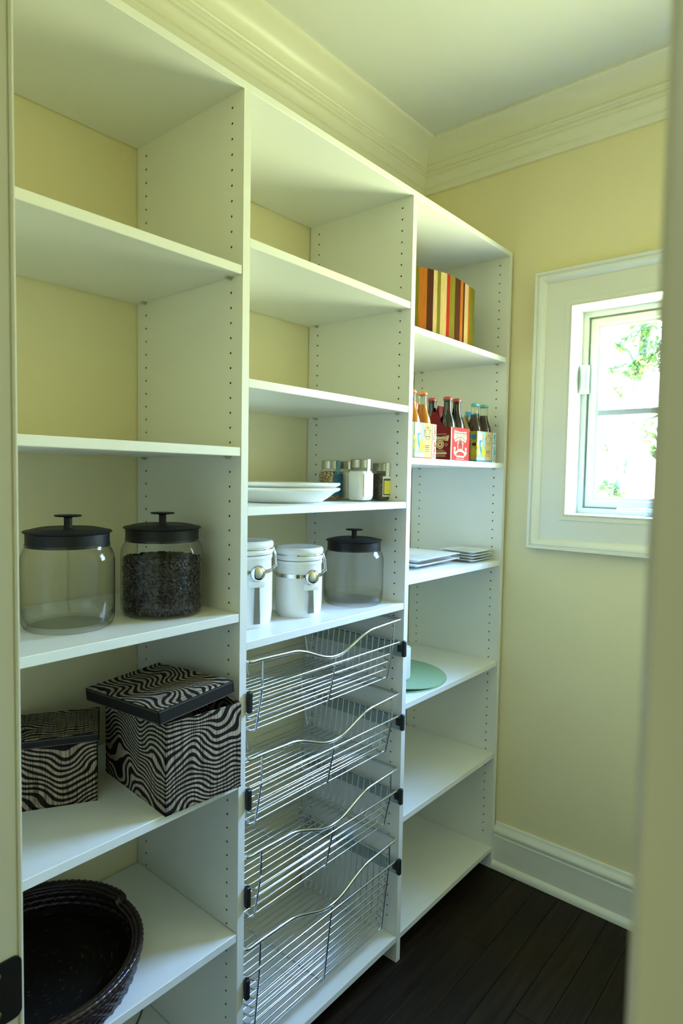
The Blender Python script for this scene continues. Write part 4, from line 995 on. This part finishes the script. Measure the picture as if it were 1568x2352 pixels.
cy = MB().lathe([(0, 0.0), (0.034, 0.0), (0.0385, 0.003), (0.040, 0.009), (0.040, 0.100), (0.0385, 0.106), (0.034, 0.108), (0.010, 0.106), (0, 0.1055)], n=48).build('pillar_candle', mat('white_wax', (0.80, 0.84, 0.78), 0.4), None, 50)
cy.location = (0.256, 0.818, 0.8024); tag(cy, 'smooth white pillar standing on the green placemats, half hidden by the shelf upright', 'candle')

# ------------------------------------------------------------------ trees beyond the window
M_leaf = mat('fresh_green_leaf', (0.026, 0.062, 0.012), 0.5, noise=0.3, nscale=8)
nl = M_leaf.node_tree; bs = nl.nodes['Principled BSDF']; trl = nl.nodes.new('ShaderNodeBsdfTranslucent'); trl.inputs[0].default_value = (0.055, 0.125, 0.022, 1); mxs = nl.nodes.new('ShaderNodeMixShader'); mxs.inputs[0].default_value = 0.45
nl.links.new(bs.outputs[0], mxs.inputs[1]); nl.links.new(trl.outputs[0], mxs.inputs[2]); nl.links.new(mxs.outputs[0], nl.nodes['Material Output'].inputs['Surface'])
M_bark = mat('pale_bark', (0.024, 0.028, 0.022), 0.9, noise=0.3, nscale=12, bump=0.6, bscale=30)
def tree(loc, label, trunk, clusters, seed):
    random.seed(seed)
    t = thing('garden_tree', label, 'tree', loc, 0, 'garden trees beyond the window')
    b = MB(); b.tube(trunk, 0.05, 10)
    for c, r, n in clusters:
        k = min(range(len(trunk)), key=lambda i: abs(trunk[i][2] - (c[2] - 0.3)))
        b.tube([trunk[k], Vector(trunk[k]).lerp(Vector(c), 0.5) + Vector((0, 0, 0.08)), c], 0.014, 6)
    b.build('trunk', M_bark, t, 60)
    f = MB()
    lf = [(-0.5, 0, 0), (-0.15, 0.26, 0.04), (0.2, 0.2, 0.03), (0.55, 0, -0.05), (0.2, -0.2, 0.03), (-0.15, -0.26, 0.04)]
    for c, r, n in clusters:
        for i in range(n):
            d = Vector((random.gauss(0, 1), random.gauss(0, 1), random.gauss(0, 1))); d = d.normalized() * r * random.random() ** 0.5
            s = random.uniform(0.05, 0.10)
            Mx = Matrix.Translation(Vector(c) + d) @ Matrix.Rotation(random.uniform(0, 6.28), 4, 'Z') @ Matrix.Rotation(random.uniform(-1, 1), 4, 'Y') @ Matrix.Rotation(random.uniform(-1, 1), 4, 'X') @ Matrix.Scale(s, 4)
            f.add(lf, [(0, 1, 2, 3), (0, 3, 4, 5)], 0, Mx)
    o = f.build('foliage', M_leaf, t, 60, False); o['kind'] = 'stuff'
    return t
# rays from the doorway through the panes give the spots where leaves show
tree((-1.2, 6.6, -1.0), 'thin young tree with a pale leaning trunk seen through the window',
     [(0.22, 0, 0), (0.30, 0, 1.2), (0.37, 0.05, 2.1), (0.41, 0.1, 2.5), (0.47, 0.1, 3.1), (0.56, 0.1, 3.7), (0.70, 0.2, 5.0)],
     [((0.60, 0, 4.14), 0.18, 130), ((0.73, 0, 3.86), 0.20, 190), ((0.36, 0, 4.00), 0.11, 50), ((0.52, 0, 3.72), 0.13, 90), ((0.31, 0, 3.74), 0.08, 36), ((0.36, 0, 3.50), 0.09, 22), ((0.73, 0, 3.02), 0.12, 45), ((0.80, 0, 2.78), 0.09, 30),
      ((0.25, 0, 2.90), 0.09, 20), ((0.25, 0, 2.42), 0.11, 60), ((0.41, 0, 2.36), 0.09, 40), ((1.2, 0, 4.2), 0.4, 220), ((1.3, 0, 3.2), 0.35, 150), ((1.1, 0.2, 5.0), 0.5, 200)], 11)
